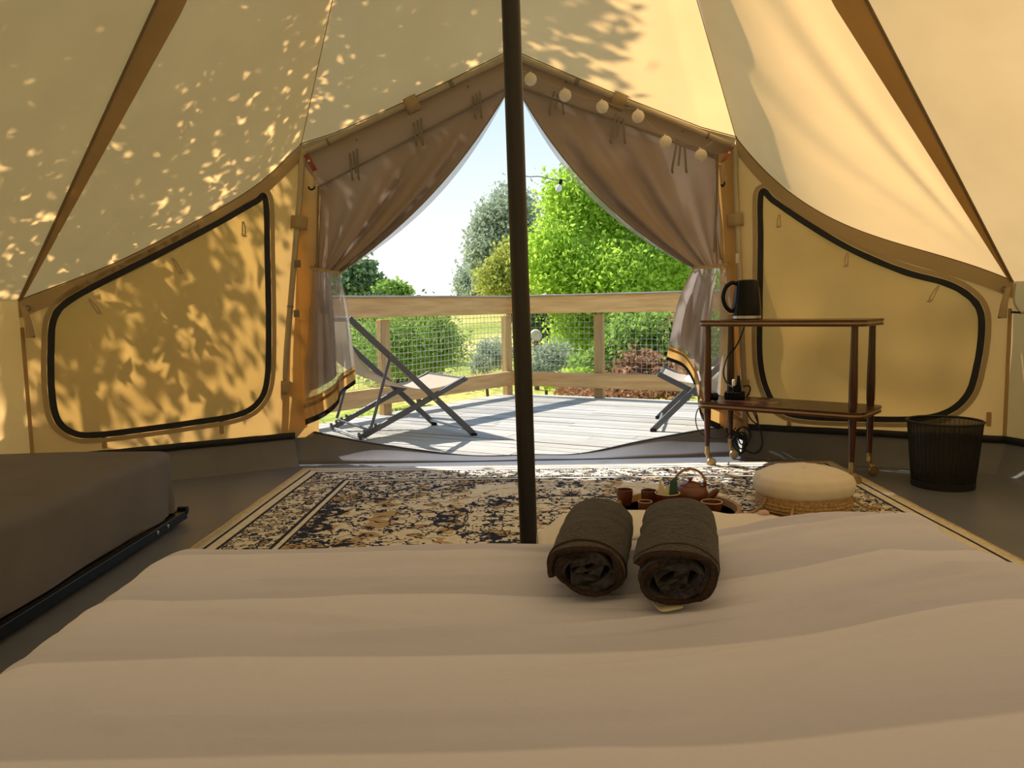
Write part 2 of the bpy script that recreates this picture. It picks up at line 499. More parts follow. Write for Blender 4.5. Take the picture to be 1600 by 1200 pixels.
# beige band under the eave, and a fine stitched piping on its edge
for E_, n_ in ((eaveL, nL), (eaveR, nR)):
    pts = [p + n_ * .012 + V(0, 0, -.004) for p in E_]
    MB().ribbon(pts, V(0, 0, -.078), n_ * .002).build('eave_band', M['canvas_hem'], roof)
    MB().tube([p + n_ * .013 for p in E_], .0032, 5).build('eave_piping', M['seam'], roof)
for E_ in (pl0, pr0):
    MB().tube([p + V(0, -.02, .0) for p in E_], .0028, 5).build('eave_piping', M['seam'], roof)
    # the roof edge turns down over the frame
    MB().ribbon([p + V(0, 0.0, 0) for p in E_], V(0, .07, -.05), V(0, .002, .002)).build('roof_hem', M['canvas_hem'], roof)

# ---------------------------------------------------------------- side walls with rolled-down window covers
def wall_with_window(name, n_, P0, E_, C_, winpx, on, label, matwall, wname, wlabel, tiepx, side):
    d = V(C_.x - P0.x, C_.y - P0.y, 0); L = d.length; d.normalize()
    to2 = lambda p: ((p - P0).dot(d), p.z)
    win = catmull([on(*q) for q in winpx], 8, closed=True)
    w2 = [to2(p) for p in win]
    cx = sum(p[0] for p in w2) / len(w2); cz = sum(p[1] for p in w2) / len(w2)
    jamb = -.10
    outer = [(jamb, TUB - .02), (L, TUB - .02)] + [to2(p) for p in reversed(E_)] + [(jamb, to2(E_[0])[1] - .02)]
    def hit(poly, ang):
        dx, dz = math.cos(ang), math.sin(ang); best = None
        for a, b in zip(poly, poly[1:] + poly[:1]):
            ex, ez = b[0] - a[0], b[1] - a[1]; den = dx * ez - dz * ex
            if abs(den) < 1e-9: continue
            t = ((a[0] - cx) * ez - (a[1] - cz) * ex) / den; q = ((a[0] - cx) * dz - (a[1] - cz) * dx) / den
            if t > 0 and -1e-6 <= q <= 1 + 1e-6 and (best is None or t < best): best = t
        return best
    N = 160
    A = sorted(set([2 * math.pi * k / N for k in range(N)] + [math.atan2(q[1] - cz, q[0] - cx) % (2 * math.pi) for q in (outer[0], outer[1], outer[2], outer[-1])]))
    N = len(A)
    ri = [hit(w2, a) for a in A]; ro_ = [hit(outer, a) for a in A]
    K = 6
    to3 = lambda x, z, o=0.: P0 + d * x + V(0, 0, z) + n_ * o
    mb = MB(); vs = []; fs = []
    for j in range(K + 1):
        for k, a in enumerate(A):
            t = lerp(ri[k], ro_[k], j / K); x = cx + t * math.cos(a); z = cz + t * math.sin(a)
            vs.append(to3(x, z, .006 * nz(x * 3, z * 3, 4.) * math.sin(math.pi * j / K)))
    for j in range(K):
        for k in range(N):
            fs.append((j * N + k, j * N + (k + 1) % N, (j + 1) * N + (k + 1) % N, (j + 1) * N + k))
    mb.add(vs, fs)
    w = mb.build(name, matwall, None, label=label, kind='structure')
    # the window: cover, tape, ties
    root = thing(wname, to3(cx, TUB), wlabel, None); root['kind'] = 'structure'
    mb = MB(); vs = []; fs = []
    K = 22
    for j in range(K + 1):
        for k, a in enumerate(A):
            t = ri[k] * j / K * 1.004; x = cx + t * math.cos(a); z = cz + t * math.sin(a)
            q = 1 - (j / K) ** 3
            wv = .024 * math.sin((x * .8 + z * 1.1) * 9 + 2 * nz(x * 2, z * 2, 1)) * (.5 + .5 * nz(x * 1.3, z * 1.3, 7)) + .03 * nz(x * 2.2, z * 2.2, 2)
            vs.append(to3(x, z, -.004 + q * wv))
    for j in range(K):
        for k in range(N):
            fs.append((j * N + k, j * N + (k + 1) % N, (j + 1) * N + (k + 1) % N, (j + 1) * N + k))
    mb.add(vs, fs).build('window_cover', M['cover'], root)
    # black zip tape
    cen = [to3(x, z, .010) for (x, z) in w2]
    n = len(cen); off = []
    for i in range(n):
        t = (cen[(i + 1) % n] - cen[i - 1]).normalized(); off.append(n_.cross(t).normalized() * .030)
    wob = [1 + .10 * nz(i * .35, 3.) for i in range(n)]
    pts = [c - o * .5 * k for c, o, k in zip(cen, off, wob)]; offs = [o * k for o, k in zip(off, wob)]
    mb = MB(); mb.ribbon(pts + [pts[0]], offs + [offs[0]], n_ * .006)
    mb.build('zip_tape', M['zip'], root)
    # sewn flap edge outside the tape
    sgn = 1 if V(off[0]).dot(cen[0] - to3(cx, cz, 0)) > 0 else -1
    pts = [c + o * sgn * .62 for c, o in zip(cen, off)]; offs = [o * sgn * .75 for o in off]
    MB().ribbon(pts + [pts[0]], offs + [offs[0]], n_ * .004).build('flap_edge', M['canvas_hem'], root)
    for (a, b) in tiepx:
        p = on(*a, .018); q = on(*b, .03)
        mb = MB(); x = d * .009
        mb.tube(catmull([p, lerp(p, q, .5) + x * .6, q + x, q - x * .3, lerp(p, q, .5) - x, p - x * .6], 5), .0035, 6)
        mb.bar(q - x * 1.3 + V(0, 0, -.004), q + x * 1.6 + V(0, 0, .004), .007, .007)
        mb.build('tie_loop', M['cordage'], root)
    # little belt tabs below
    return w, root, to3, d, L
winL = [(414, 312), (417, 400), (419, 500), (417, 590), (403, 628), (370, 648), (300, 660), (220, 671), (150, 679), (115, 676), (90, 655), (81, 610), (80, 545), (84, 500), (104, 473), (160, 441), (250, 396), (340, 349), (398, 316)]
winR = [(1190, 302), (1189, 380), (1188, 470), (1188, 560), (1200, 612), (1222, 641), (1262, 651), (1340, 654), (1430, 654), (1480, 643), (1512, 615), (1526, 570), (1533, 520), (1530, 484), (1510, 460), (1475, 442), (1410, 424), (1330, 390), (1260, 349), (1210, 315)]
wl = wall_with_window('wall_left', nL, WL_P, eaveL, CL, winL, onL, 'orange lit canvas side wall left of the door', M['canvas_wall'],
                 'window_1', 'zipped window cover in black tape on the left wall, crossed by leaf shadows', [((137, 466), (156, 489)), ((268, 403), (283, 426)), ((379, 346), (382, 368))], -1)
wr_ = wall_with_window('wall_right', nR, WR_P, eaveR, CR, winR, onR, 'beige canvas side wall right of the door behind the trolley', M['canvas_wall'],
                 'window_2', 'zipped window cover in black tape on the right wall behind the trolley', [((1219, 335), (1216, 354)), ((1326, 394), (1321, 415)), ((1468, 446), (1452, 470))], 1)
# back and far side walls
def plainwall(name, pts, label):
    root = thing(name, pts[0] * 1, label, None); root['kind'] = 'structure'
    for a, b in zip(pts, pts[1:]):
        def fn(u, v):
            p = lerp(a, b, u); q = V(p.x, p.y, lerp(TUB - .02, .93, v))
            return q + (PC - V(p.x, p.y, 0)).normalized() * .02 * nz(p.x * 3, p.y * 3, v * 2) * math.sin(math.pi * v)
        MB().grid(fn, 14, 8).build('wall_panel', M['canvas'], root)
    return root
plainwall('wall_back', ring, 'low canvas wall round the back and sides of the tent')
# tapes, eyelets and pockets at the two front corners
def cornerkit(c, n_, d, sgn, w):
    ins = (PC - V(c.x, c.y, 0)).normalized()
    b = c + ins * .02
    MB().bar(V(b.x, b.y, TUB), V(b.x, b.y, .80), .016, .006, up=ins).build('corner_tape', M['canvas_double_and_shade'], w)
    ex = b + V(0, 0, -.035) - d * .03 + n_ * .0
    R = n_.to_track_quat('Z', 'Y').to_matrix()
    t = [(.011 + .0035 * math.cos(a), .0035 * math.sin(a)) for a in [2 * math.pi * k / 8 for k in range(8)]]
    MB().lathe(t, ex + n_ * .016, 16, R, closed=True).build('eyelet', M['greytape'], w)
    q = b + ins * .03
    top = q + V(0, 0, -.03); bot = q + V(0, 0, -.17) - d * .02 * 1
    prof = catmull([top, lerp(top, bot, .5) + ins * .01, bot], 6)
    MB().tube(prof, [.014 + .010 * t_ / 12 for t_ in range(13)], 10, caps=False, flat=.7).build('pocket', M['canvas_hem'], w)
    MB().tube([bot + V(0, 0, -.004), bot + V(0, 0, .006)], .0235, 10, flat=.7).build('pocket_end', M['zip'], w)
cornerkit(CL, nL, wl[3], -1, wl[0]); cornerkit(CR, nR, wr_[3], 1, wr_[0])
# folded cord at the right corner with a dark toggle
cc = CR + nR * .06
MB().tube(catmull([cc + V(.0, 0, -.01), cc + V(.0, 0, -.10), cc + V(.03, -.02, -.15), cc + V(.05, -.03, -.10)], 6), .005, 6).build('guy_cord', M['cordage'], wr_[0])
MB().bar(cc + V(-.015, 0, -.145), cc + V(.045, -.02, -.15), .012, .010).build('cord_toggle', M['black'], wr_[0])
# belt tabs low on the walls
for on, px in ((onL, (163, 690)), (onL, (346, 668)), (onR, (1233, 664)), (onR, (1545, 655))):
    w = wl[0] if on is onL else wr_[0]; n_ = nL if on is onL else nR
    p = on(*px, .008); MB().bar(p + V(0, 0, -.035), p + V(0, 0, .035), .022, .004, up=n_).build('belt_tab', M['canvas_double_and_shade'], w)

# ---------------------------------------------------------------- floor and groundsheet upstand
base_pts = [V(-1.31, 4.30, 0), V(1.36, 4.30, 0)] + [V(p.x, p.y, 0) for p in ring]
base_pts = [V(p.x, p.y, 0) for p in base_pts]
MB().prism([p + V(0, 0, -.012) for p in base_pts], V(0, 0, .012)).build('floor', M['floor'], None, smooth=False, label='grey groundsheet floor of the tent', kind='structure')
def upstand(name, pts, label, ztop=TUB, tops=None):
    root = thing(name, pts[0] * 1, label, None); root['kind'] = 'structure'
    def fn(u, v):
        p = polyat(pts, u); ins = (PC - V(p.x, p.y, 0)).normalized()
        zt = ztop if tops is None else tops(u)
        return V(p.x, p.y, 0) + ins * (.085 * (1 - v) ** 2 + .015 + .012 * nz(p.x * 4, p.y * 4, v * 2) * (1 - v)) + V(0, 0, -.005 + (zt + .005) * v)
    MB().grid(fn, 40, 8).build('upstand', M['tub'], root)
    def fb(u, v):
        p = polyat(pts, u); ins = (PC - V(p.x, p.y, 0)).normalized()
        zt = ztop if tops is None else tops(u)
        return V(p.x, p.y, 0) + ins * .022 + V(0, 0, zt - .022 + .036 * v + .003 * nz(p.x * 9, p.y * 9))
    MB().grid(fb, 40, 1).build('black_binding', M['zip'], root, solid=.004)
upstand('baseboard_left', [V(-1.23, 4.27, 0), V(CL.x, CL.y, 0)], 'dark groundsheet edge with black binding along the left wall')
upstand('baseboard_right', [V(1.30, 4.27, 0), V(CR.x, CR.y, 0)], 'dark groundsheet edge with black binding along the right wall')
upstand('baseboard_back', [V(p.x, p.y, 0) for p in ring], 'groundsheet edge round the back of the tent')
sill = [UY(*q, 4.31) for q in ((440, 668), (478, 673), (560, 689), (650, 703), (740, 714), (830, 716), (905, 710), (1000, 690), (1080, 675), (1150, 664))]
sillc = catmull([V(p.x, 4.31, max(.012, p.z)) for p in sill], 6)
def fs_(u, v):
    p = polyat(sillc, u)
    return V(p.x, 4.31 - .10 * (1 - v) ** 1.5, .004 + (p.z - .004) * v + .01 * nz(p.x * 3, v) * v * (1 - v) * 4)
so = MB().grid(fs_, 60, 6).build('trim_2', M['tub'], None, solid=.003, label='grey groundsheet sill sagging across the open doorway', kind='structure')
MB().tube([p + V(0, .002, 0) for p in sillc], .006, 6, flat=1.).build('sill_binding', M['zip'], so)

# ---------------------------------------------------------------- door surround (header and jambs)
ds = thing('trim_1', V(0, 4.275, 0), 'beige canvas surround of the tent door', None); ds['kind'] = 'structure'
SY = 4.285
def pxs(lst, Y=SY): return [UY(*q, Y) for q in lst]
def strip(a, b, mat, name, n=24, bow=0):
    A_ = pxs(a); B_ = pxs(b)
    return MB().grid(lambda u, v: lerp(polyat(A_, u), polyat(B_, u), v) + V(0, .004 * nz(u * 7, v * 2, 3), 0), n, 3).build(name, mat, ds)
strip([(466, 246), (800, 88)], [(499, 291), (802, 133)], M['curtain'], 'header')
strip([(1153, 236), (800, 88)], [(1117, 242), (802, 133)], M['curtain'], 'header')
strip([(466, 246), (462, 420), (445, 600), (428, 676)], [(501, 291), (498, 420), (484, 600), (480, 668)], M['canvas_wall'], 'jamb')
strip([(1153, 236), (1162, 420), (1172, 600), (1176, 672)], [(1116, 241), (1131, 420), (1145, 600), (1150, 665)], M['canvas_wall'], 'jamb')
for lst, y_ in (([(499, 280), (496, 420)], 0), ([(1118, 232), (1130, 420)], 0)):
    A_ = pxs(lst, SY + .05); MB().grid(lambda u, v: polyat(A_, u) + V((.09 * v - .02) * (1 if lst[0][0] < 800 else -1), 0, 0), 10, 3).build('zip_flap', M['curtain'], ds)
for lst in ([(499, 291), (800, 133)], [(497, 291), (494, 420)], [(1117, 242), (803, 133)], [(1118, 242), (1117, 330), (1113, 395)]):
    pts = [p + V(0, -.012, 0) for p in pxs(lst)]
    MB().ribbon([polyat(pts, t / 12) for t in range(13)], V(0, 0, -.011) if abs(lst[0][0] - lst[-1][0]) > 50 else V(.011, 0, 0), V(0, -.003, 0)).build('seam_tape', M['greytape'], ds)
# ribbon ties hanging from the header
for (x, y, ln) in ((552, 236, 40), (652, 188, 34), (744, 146, 34), (872, 146, 28), (968, 181, 38), (1064, 221, 44)):
    s_ = 1 if x < 800 else -1
    for k, (dx, tw) in enumerate(((-8, 3), (0, 1), (8, -3))):
        a = UY(x + dx * .7, y + dx * (-.45 * s_), SY - .02); b = UY(x + dx + tw * s_ + 3 * s_, y + ln * (.86 if k == 1 else 1), SY - .035)
        MB().bar(a, b, .012, .003, up=(0, 1, 0)).build('ribbon_tie', M['greytape'], ds)
    b1 = UY(x - 8 + 6 * s_, y + ln, SY - .036); b2 = UY(x + 8 + 0 * s_, y + ln, SY - .036)
    MB().tube([b1, b1 + V(.004, 0, -.02)], .006, 6).tube([b2, b2 + V(.004, 0, -.018)], .006, 6).build('tie_toggle', M['seam'], ds)
# small hooks on the header
for (x, y) in ((556, 217), (730, 134), (883, 127), (1065, 203)):
    p = UY(x, y, SY - .015); MB().tube(catmull([p, p + V(.004, -.01, -.012), p + V(.010, -.012, -.004)], 4), .003, 6).build('header_hook', M['greytape'], ds)

# ---------------------------------------------------------------- steel A-frame
fr = thing('door_frame', V(0, DY, 0), 'beige steel tube A-frame standing round the tent door', 'frame')
def frame_side(bot, knee, s_):
    k = UY(*knee, DY); b = UY(*bot, DY); b.z = 0.0
    kneearc = catmull([lerp(k, b, .10), lerp(k, b, .03) + V(.002 * s_, 0, .0), k + V(-.010 * s_ * -1 * -1, 0, .004), lerp(k, DA, .04), lerp(k, DA, .12)], 6)
    MB().tube([b, lerp(k, b, .10)], .0165, 12).build('upright', M['galv'], fr)
    MB().tube(kneearc, .0168, 12).build('knee_bend', M['galv'], fr)
    MB().tube([lerp(k, DA, .12), DA + V(.012 * s_, 0, -.004)], .0165, 12).build('rafter', M['galv'], fr)
    for (a, c, t0, t1) in ((k, DA, .115, .125), (k, DA, .70, .72), (k, b, .48, .485)):
        MB().tube([lerp(a, c, t0), lerp(a, c, t1)], .0182, 12).build('tube_joint', M['greytape'], fr)
    return k, b
kl, bl = frame_side((433, 733), (474, 240), -1)
kr, br = frame_side((1167, 709), (1147, 229), 1)
MB().lathe([(.020, -.02), (.020, .02)], DA, 12, Matrix.Rotation(math.pi / 2, 3, 'Y')).build('apex_joint', M['galv'], fr)
# canvas sleeves that hold the frame to the surround
for (a, c, t, ln) in ((kl, DA, .52, .075), (kr, DA, .52, .075), (kl, bl, .215, .07), (kl, bl, .745, .075), (kr, br, .23, .07), (kr, br, .775, .085)):
    p = lerp(a, c, t); ax = (c - a).normalized(); sd = ax.cross(V(0, 1, 0)).normalized()
    mb = MB()
    secs = []
    prof = [sd * -.045 + V(0, .03, 0), sd * -.026 + V(0, -.008, 0), V(0, -.024, 0), sd * .026 + V(0, -.008, 0), sd * .045 + V(0, .03, 0)]
    pf = catmull(prof, 4)
    mb.grid(lambda u, v: p + ax * (v - .5) * ln + polyat(pf, u), 14, 3)
    mb.build('frame_sleeve', M['canvas_hem'], ds, solid=.003)
for (x, y) in ((461, 490), (463, 412)):
    p = UY(x, y, DY - .012); MB().box(p + V(.008, 0, 0), (.03, .018, .04)).build('strap_clip', M['greytape'], ds, bevel=.004)
p = UY(1152, 404, DY - .012); MB().box(p, (.018, .012, .055)).build('zip_pull', M['lantern'], ds, bevel=.004)

# leather straps at the knees
def strap(px0, px1, cordpx, hookpx, label):
    a = UY(*px0, DY - .03); b = UY(*px1, DY - .05); ax = (b - a)
    t = thing('leather_strap', b * 1, label, 'strap', 'leather straps at the frame knees')
    mb = MB(); mb.ribbon([lerp(a, b, k / 6) + V(-.013, .006 * math.sin(k), 0) for k in range(7)], V(.026, -.004, .008), V(0, -.004, 0))
    mb.build('leather', M['leather'], t, bevel=.001)
    q = lerp(a, b, .35) + V(0, -.008, 0)
    MB().lathe([(.004, -.002), (.007, -.001), (.007, .001), (.004, .002)], q, 12, Matrix.Rotation(math.pi / 2, 3, 'X')).build('rivet', M['steel'], t)
    c = UY(*cordpx, DY - .05); h = UY(*hookpx, DY - .05)
    MB().tube(catmull([lerp(a, b, .9), lerp(b, c, .5) + V(-.006, 0, 0), c, c + V(.008, 0, .004), lerp(b, c, .5) + V(.008, 0, 0), lerp(a, b, .95)], 5), .0045, 6).build('elastic_cord', M['cordage'], t)
    MB().tube(catmull([c, c + V(0, 0, -.01), lerp(c, h, .6) + V(0, 0, -.012), h, h + V(-.004, 0, .008)], 5), .0048, 6).build('hook', M['black'], t)
strap((478, 243), (493, 268), (491, 291), (483, 294), 'dark red leather strap with hook at the left knee of the door frame')
strap((1144, 231), (1129, 254), (1132, 284), (1128, 290), 'red leather strap with hook at the right knee of the door frame')

# ---------------------------------------------------------------- door curtains
def curtain(side, Hpx, Tpx, bul, Lpx, Rpx, Bpx, label, tie_c):
    root = thing('door_curtain', UY(*Bpx[0], SY), label, 'curtain', 'tied back door curtains')
    nb = Vector((.73, .68, 0)) if side < 0 else Vector((-.73, .68, 0))
    Hp = [Vector((x, y, 0)) for x, y in Hpx]; Tp = [Vector((x, y, 0)) for x, y in Tpx]
    def surf(s0, amp, extra, ybase):
        def fn(u, v):
            h = polyat(Hp, u); t = polyat(Tp, u)
            p = lerp(h, t, v) + nb * ((bul + extra) * math.sin(math.pi * v) ** .85 * u ** 2.2)
            fold = math.sin(u * 23 + s0 + 1.2 * v) * (.25 + .75 * u) + .5 * math.sin(u * 51 + 2 * s0) * u
            env = smooth(v * 2.2) * (1 - .35 * smooth((v - .6) / .4)) * (1 - math.exp(-14 * u))
            return UY(p.x, p.y, ybase - amp * fold * env - .05 * smooth(v) * u)
        return fn
    MB().grid(surf(.6, .030, 0, SY + .012), 90, 50).build('canvas_panel', M['curtain'], root)
    MB().grid(lambda u, v: surf(2.2, .022, 9, SY + .055)(.55 + .45 * u, v), 50, 40).build('mesh_layer', M['mesh'], root)
    # edge of the canvas: a dark bound seam line
    f0 = surf(.6, .030, 0, SY + .010)
    MB().tube([f0(1, k / 30) for k in range(31)], .0035, 5).build('edge_binding', M['greytape'], root)
    # tie band
    a = UY(*tie_c[0], SY - .03); b = UY(*tie_c[1], SY - .03); c = lerp(a, b, .5); hw = (b - a) * .5
    ringp = [c + hw * math.cos(t) * 1.02 + V(0, -.045 * math.sin(t) + .02, -.006 * math.sin(t)) for t in [2 * math.pi * k / 28 for k in range(28)]]
    MB().ribbon(ringp + [ringp[0]], V(0, 0, .016), V(0, -.002, 0)).build('tieback', M['canvas_hem'], root)
    # skirt below the tie
    Lp = catmull([Vector((x, y, 0)) for x, y in Lpx], 8); Rp = catmull([Vector((x, y, 0)) for x, y in Rpx], 8); Bp = catmull([Vector((x, y, 0)) for x, y in Bpx], 8)
    def sk(u, v, amp=.045, yb=SY - .02):
        l = polyat(Lp, v); r = polyat(Rp, v)
        p = lerp(l, r, u) + (polyat(Bp, u) - lerp(Lp[-1], Rp[-1], u)) * v ** 1.6
        fold = math.sin(u * 12 + 1.5 * v + side) + .55 * math.sin(u * 27 + side * 2 - v * 3)
        return UY(p.x, p.y, yb - amp * fold * (.45 + .75 * v) - .02 * v)
    MB().grid(lambda u, v: sk(u, v * .86), 60, 44).build('mesh_skirt', M['mesh'], root)
    MB().grid(lambda u, v: sk(u * .62 if side < 0 else .38 + .62 * u, v * .80, .03, SY + .055), 40, 30).build('canvas_skirt', M['curtain'], root)
    MB().grid(lambda u, v: sk(u, .84 + v * .13), 60, 6).build('hem', M['canvas_wall'], root)
    MB().grid(lambda u, v: sk(u, .87 + v * .025) + V(0, -.004, 0), 60, 2).build('hem_stitching', M['canvas_double_and_shade'], root, solid=.002)
    MB().grid(lambda u, v: sk(u, .965 + v * .035) + V(0, -.004, 0), 60, 2).build('hem_binding', M['zip'], root, solid=.004)
    return root
curtain(-1, [(497, 402), (498, 292), (798, 132)], [(488, 419), (531, 426)], 24,
        [(487, 422), (480, 520), (472, 600), (474, 652)], [(532, 428), (545, 490), (553, 555), (556, 598)],
        [(478, 664), (505, 652), (527, 634), (534, 616), (556, 599)],
        'grey-beige door curtain with mesh skirt tied back beside the left deck chair', ((484, 420), (535, 428)))
curtain(1, [(1113, 395), (1118, 242), (806, 132)], [(1137, 414), (1083, 418)], 30,
        [(1138, 418), (1146, 500), (1152, 600), (1160, 680)], [(1082, 421), (1060, 470), (1047, 530), (1041, 562)],
        [(1164, 690), (1128, 673), (1097, 655), (1088, 610), (1070, 576), (1041, 562)],
        'grey-beige door curtain with mesh skirt tied back behind the tea trolley', ((1140, 414), (1080, 420)))

# ---------------------------------------------------------------- centre pole
pb = UY(827, 900, 2.0); pb.z = 0; ptop = V(-.004, 2.0, 3.24)
pb = V(UY(825, 833, 2.0).x + .005, 2.0, 0)
top0 = UY(798, 0, 2.0); axis = (top0 - pb).normalized(); ptop = pb + axis * (3.2 / axis.z)
pole = thing('tent_pole', pb, 'tall black steel centre pole holding up the tent', 'pole')
j1 = lerp(pb, ptop, .52)
MB().tube([pb, j1], .0235, 20).build('lower_section', M['pole'], pole)
MB().tube([j1, ptop], .0222, 20).build('upper_section', M['pole'], pole)
MB().tube([lerp(pb, ptop, .512), lerp(pb, ptop, .524)], .0243, 20).build('joint_collar', M['pole'], pole)
MB().tube([ptop + V(0, 0, -.01), ptop + V(0, 0, .012)], .09, 20).build('top_cap', M['pole'], pole)
MB().tube([pb, pb + V(0, 0, .012)], .05, 20).build('foot', M['pole'], pole)

# ---------------------------------------------------------------- ball lanterns on the header
ball_px = [(829, 124), (883, 149), (941, 167), (997, 182), (1040, 222), (1095, 243)]
sl = thing('string_lights', UY(829, 124, DY - .06), 'string of six white cotton ball lights along the right side of the door header', 'string lights')
bp = [UY(x, y, DY - .06) for x, y in ball_px]
R_ = 9.4 / FPX * DY
for p in bp:
    mb = MB(); prof = [(R_ * math.sin(a) * (1 + .015 * math.sin(9 * a)), R_ * math.cos(a)) for a in [math.pi * k / 14 for k in range(15)]]
    prof[0] = (0.0005, R_); prof[-1] = (.0005, -R_)
    mb.lathe(prof, p, 22); b_ = mb.build('ball_shade', M['lantern'], sl)
    MB().tube([p + V(0, .01, R_ * .9), p + V(0, .02, R_ * 1.25)], .006, 8).build('socket', M['whitecord'], b_)
tops = [p + V(0, .03, R_ * 1.2) for p in bp]
cp = []
for a, b in zip(tops, tops[1:]):
    cp += [a, lerp(a, b, .5) + V(0, .012, -.006)]
cp.append(tops[-1]); cp.insert(0, tops[0] + V(-.10, .01, .03)); cp.append(tops[-1] + V(.09, .02, .05))
MB().tube(catmull(cp, 6), .0016, 5).build('cord', M['cordage'], sl)

# ================================================================== DECK AND RAILINGS
DZ = -.03
RC = V(-.02, 7.80, 0)                                        # corner post
rl = V(-1.05, -1.36, 0).normalized(); rr_ = V(1.535, -.84, 0).normalized()
deck = thing('floor_deck', V(0, 4.3, DZ), 'weathered grey timber deck outside the tent door', None); deck['kind'] = 'structure'
pa = rr_.copy(); pp = V(pa.y, -pa.x, 0)                       # along and across the boards
if pp.y > 0: pp = -pp                                         # towards the tent
rnd = random.Random(4)
PW = .118
row = 0
while True:
    q0 = row * PW - .08
    if q0 > 5.4: break
    base_ = RC + pp * q0
    # left end on the left railing line
    # solve base_+pa*t = RC+rl*s
    def left_t(q):
        den = pa.x * rl.y - pa.y * rl.x; w = pp * q
        return -(w.x * rl.y - w.y * rl.x) / den
    t0a = left_t(q0) - .08; t0b = left_t(q0 + PW) - .08
    t1 = 6.0
    # stop where the board passes under the tent
    tt = (base_.y - 3.9) / -pa.y if pa.y < 0 else 9
    t1 = min(t1, tt, 4.6 - 0.1 * 0)
    cuts = [max(t0a, t0b)]; c = cuts[0] + rnd.uniform(.5, 2.2)
    if t1 - cuts[0] < .3 and row > 10: row += 1; continue
    while c < t1 - .5: cuts.append(c); c += rnd.uniform(1.7, 2.6)
    cuts.append(t1)
    for k in range(len(cuts) - 1):
        a0, b0 = cuts[k] + .0015, cuts[k + 1] - .0015
        s0, s1 = (t0a, t0b) if k == 0 else (a0, a0)
        g = .0035; zz = DZ + rnd.uniform(-.0025, .001)
        P_ = [base_ + pa * s0 + pp * g, base_ + pa * b0 + pp * g, base_ + pa * b0 + pp * (PW - g), base_ + pa * s1 + pp * (PW - g)]
        mb = MB().prism([V(p.x, p.y, zz - .026) for p in P_], V(0, 0, .026))
        # mesh in the plank's own axes so the grain follows it
        o_ = mb.v[0].copy(); ang = math.atan2(pa.y, pa.x); Rm = Matrix.Rotation(-ang, 3, 'Z')
        mb.v = [Rm @ (p - o_) for p in mb.v]
        me_base = mb.build('plank', M['decking'], None, smooth=False, base=(0, 0, 0))
        me_base.parent = deck; me_base.location = o_ - OFF[deck.name]; me_base.rotation_euler = (0, 0, ang)
    row += 1

def railing(name, dirv, length, posts, label, inner, sag, netm, nr):
    root = thing(name, RC + V(0, 0, DZ), label, 'railing', 'deck railings')
    ang = math.atan2(dirv.y, dirv.x); Rm = Matrix.Rotation(ang, 4, 'Z')
    def part(mb, nm, mat, **k):
        o = mb.build(nm, mat, None, base=(0, 0, 0), **k); o.parent = root; o.rotation_euler = (0, 0, ang); return o
    s = 1 if inner.dot(Rm @ V(0, 1, 0)) > 0 else -1
    y0 = .055 * s
    part(MB().box((length / 2, y0, .815 + .07 + .015), (length, .045, .165)), 'top_rail', M['pine'], smooth=False, bevel=.004)
    part(MB().box((length / 2, y0 - .01 * s, .99 + .0 + .0), (length, .11, .014)), 'rail_cap', M['decking'], smooth=False, bevel=.003)
    part(MB().box((length / 2, y0, .17), (length, .045, .14)), 'bottom_rail', M['pine'], smooth=False, bevel=.004)
    for p in posts:
        part(MB().box((p, 0, .24), (.09, .062, 1.12)), 'post', M['pinez'], smooth=False, bevel=.004)
        for z in (.15, .20): part(MB().lathe([(.007, 0), (.006, .002), (.0005, .003)], (p + .01, y0 + s * .0225, z), 10, Matrix.Rotation(-s * math.pi / 2, 3, 'X')), 'bolt', M['steel'])
    mb = MB(); zb, zt = .245, .835; cell = .052
    nvs = int(length / cell); nh = int((zt - zb) / cell)
    def pt(x, z):
        w = sag * math.sin(math.pi * (z - zb) / (zt - zb)) * (math.sin(x * 1.9 + .6) + .4 * math.sin(x * 4.3))
        return V(x + .008 * nz(x * 2, z * 3), .018 * s + .025 * nz(x * 1.3, z * 2, 5) * s, z + w * .8 + .006 * nz(x * 3, z * 3, 9))
    for i in range(nvs + 1):
        x = i * cell; mb.tube([pt(x, lerp(zb, zt, k / 12)) for k in range(13)], nr, 4, caps=False)
    for j in range(nh + 1):
        z = lerp(zb, zt, j / nh); mb.tube([pt(x_ * .10, z) for x_ in range(int(length / .10) + 1)], nr, 4, caps=False)
    part(mb, 'rope_net', netm)
    return root
inn = V(-.2, -1, 0)
railing('deck_railing', rl, 5.2, [0.04, 1.72, 3.42, 5.1], 'timber deck railing with rope net behind the left deck chair', V(.6, -.6, 0), .02, M['rope'], .0027)
railing('deck_railing', rr_, 3.1, [.98, 1.98, 3.0], 'timber deck railing with wire-like net in front of the green tree', V(-.4, -.8, 0), .004, M['net2'], .0021)

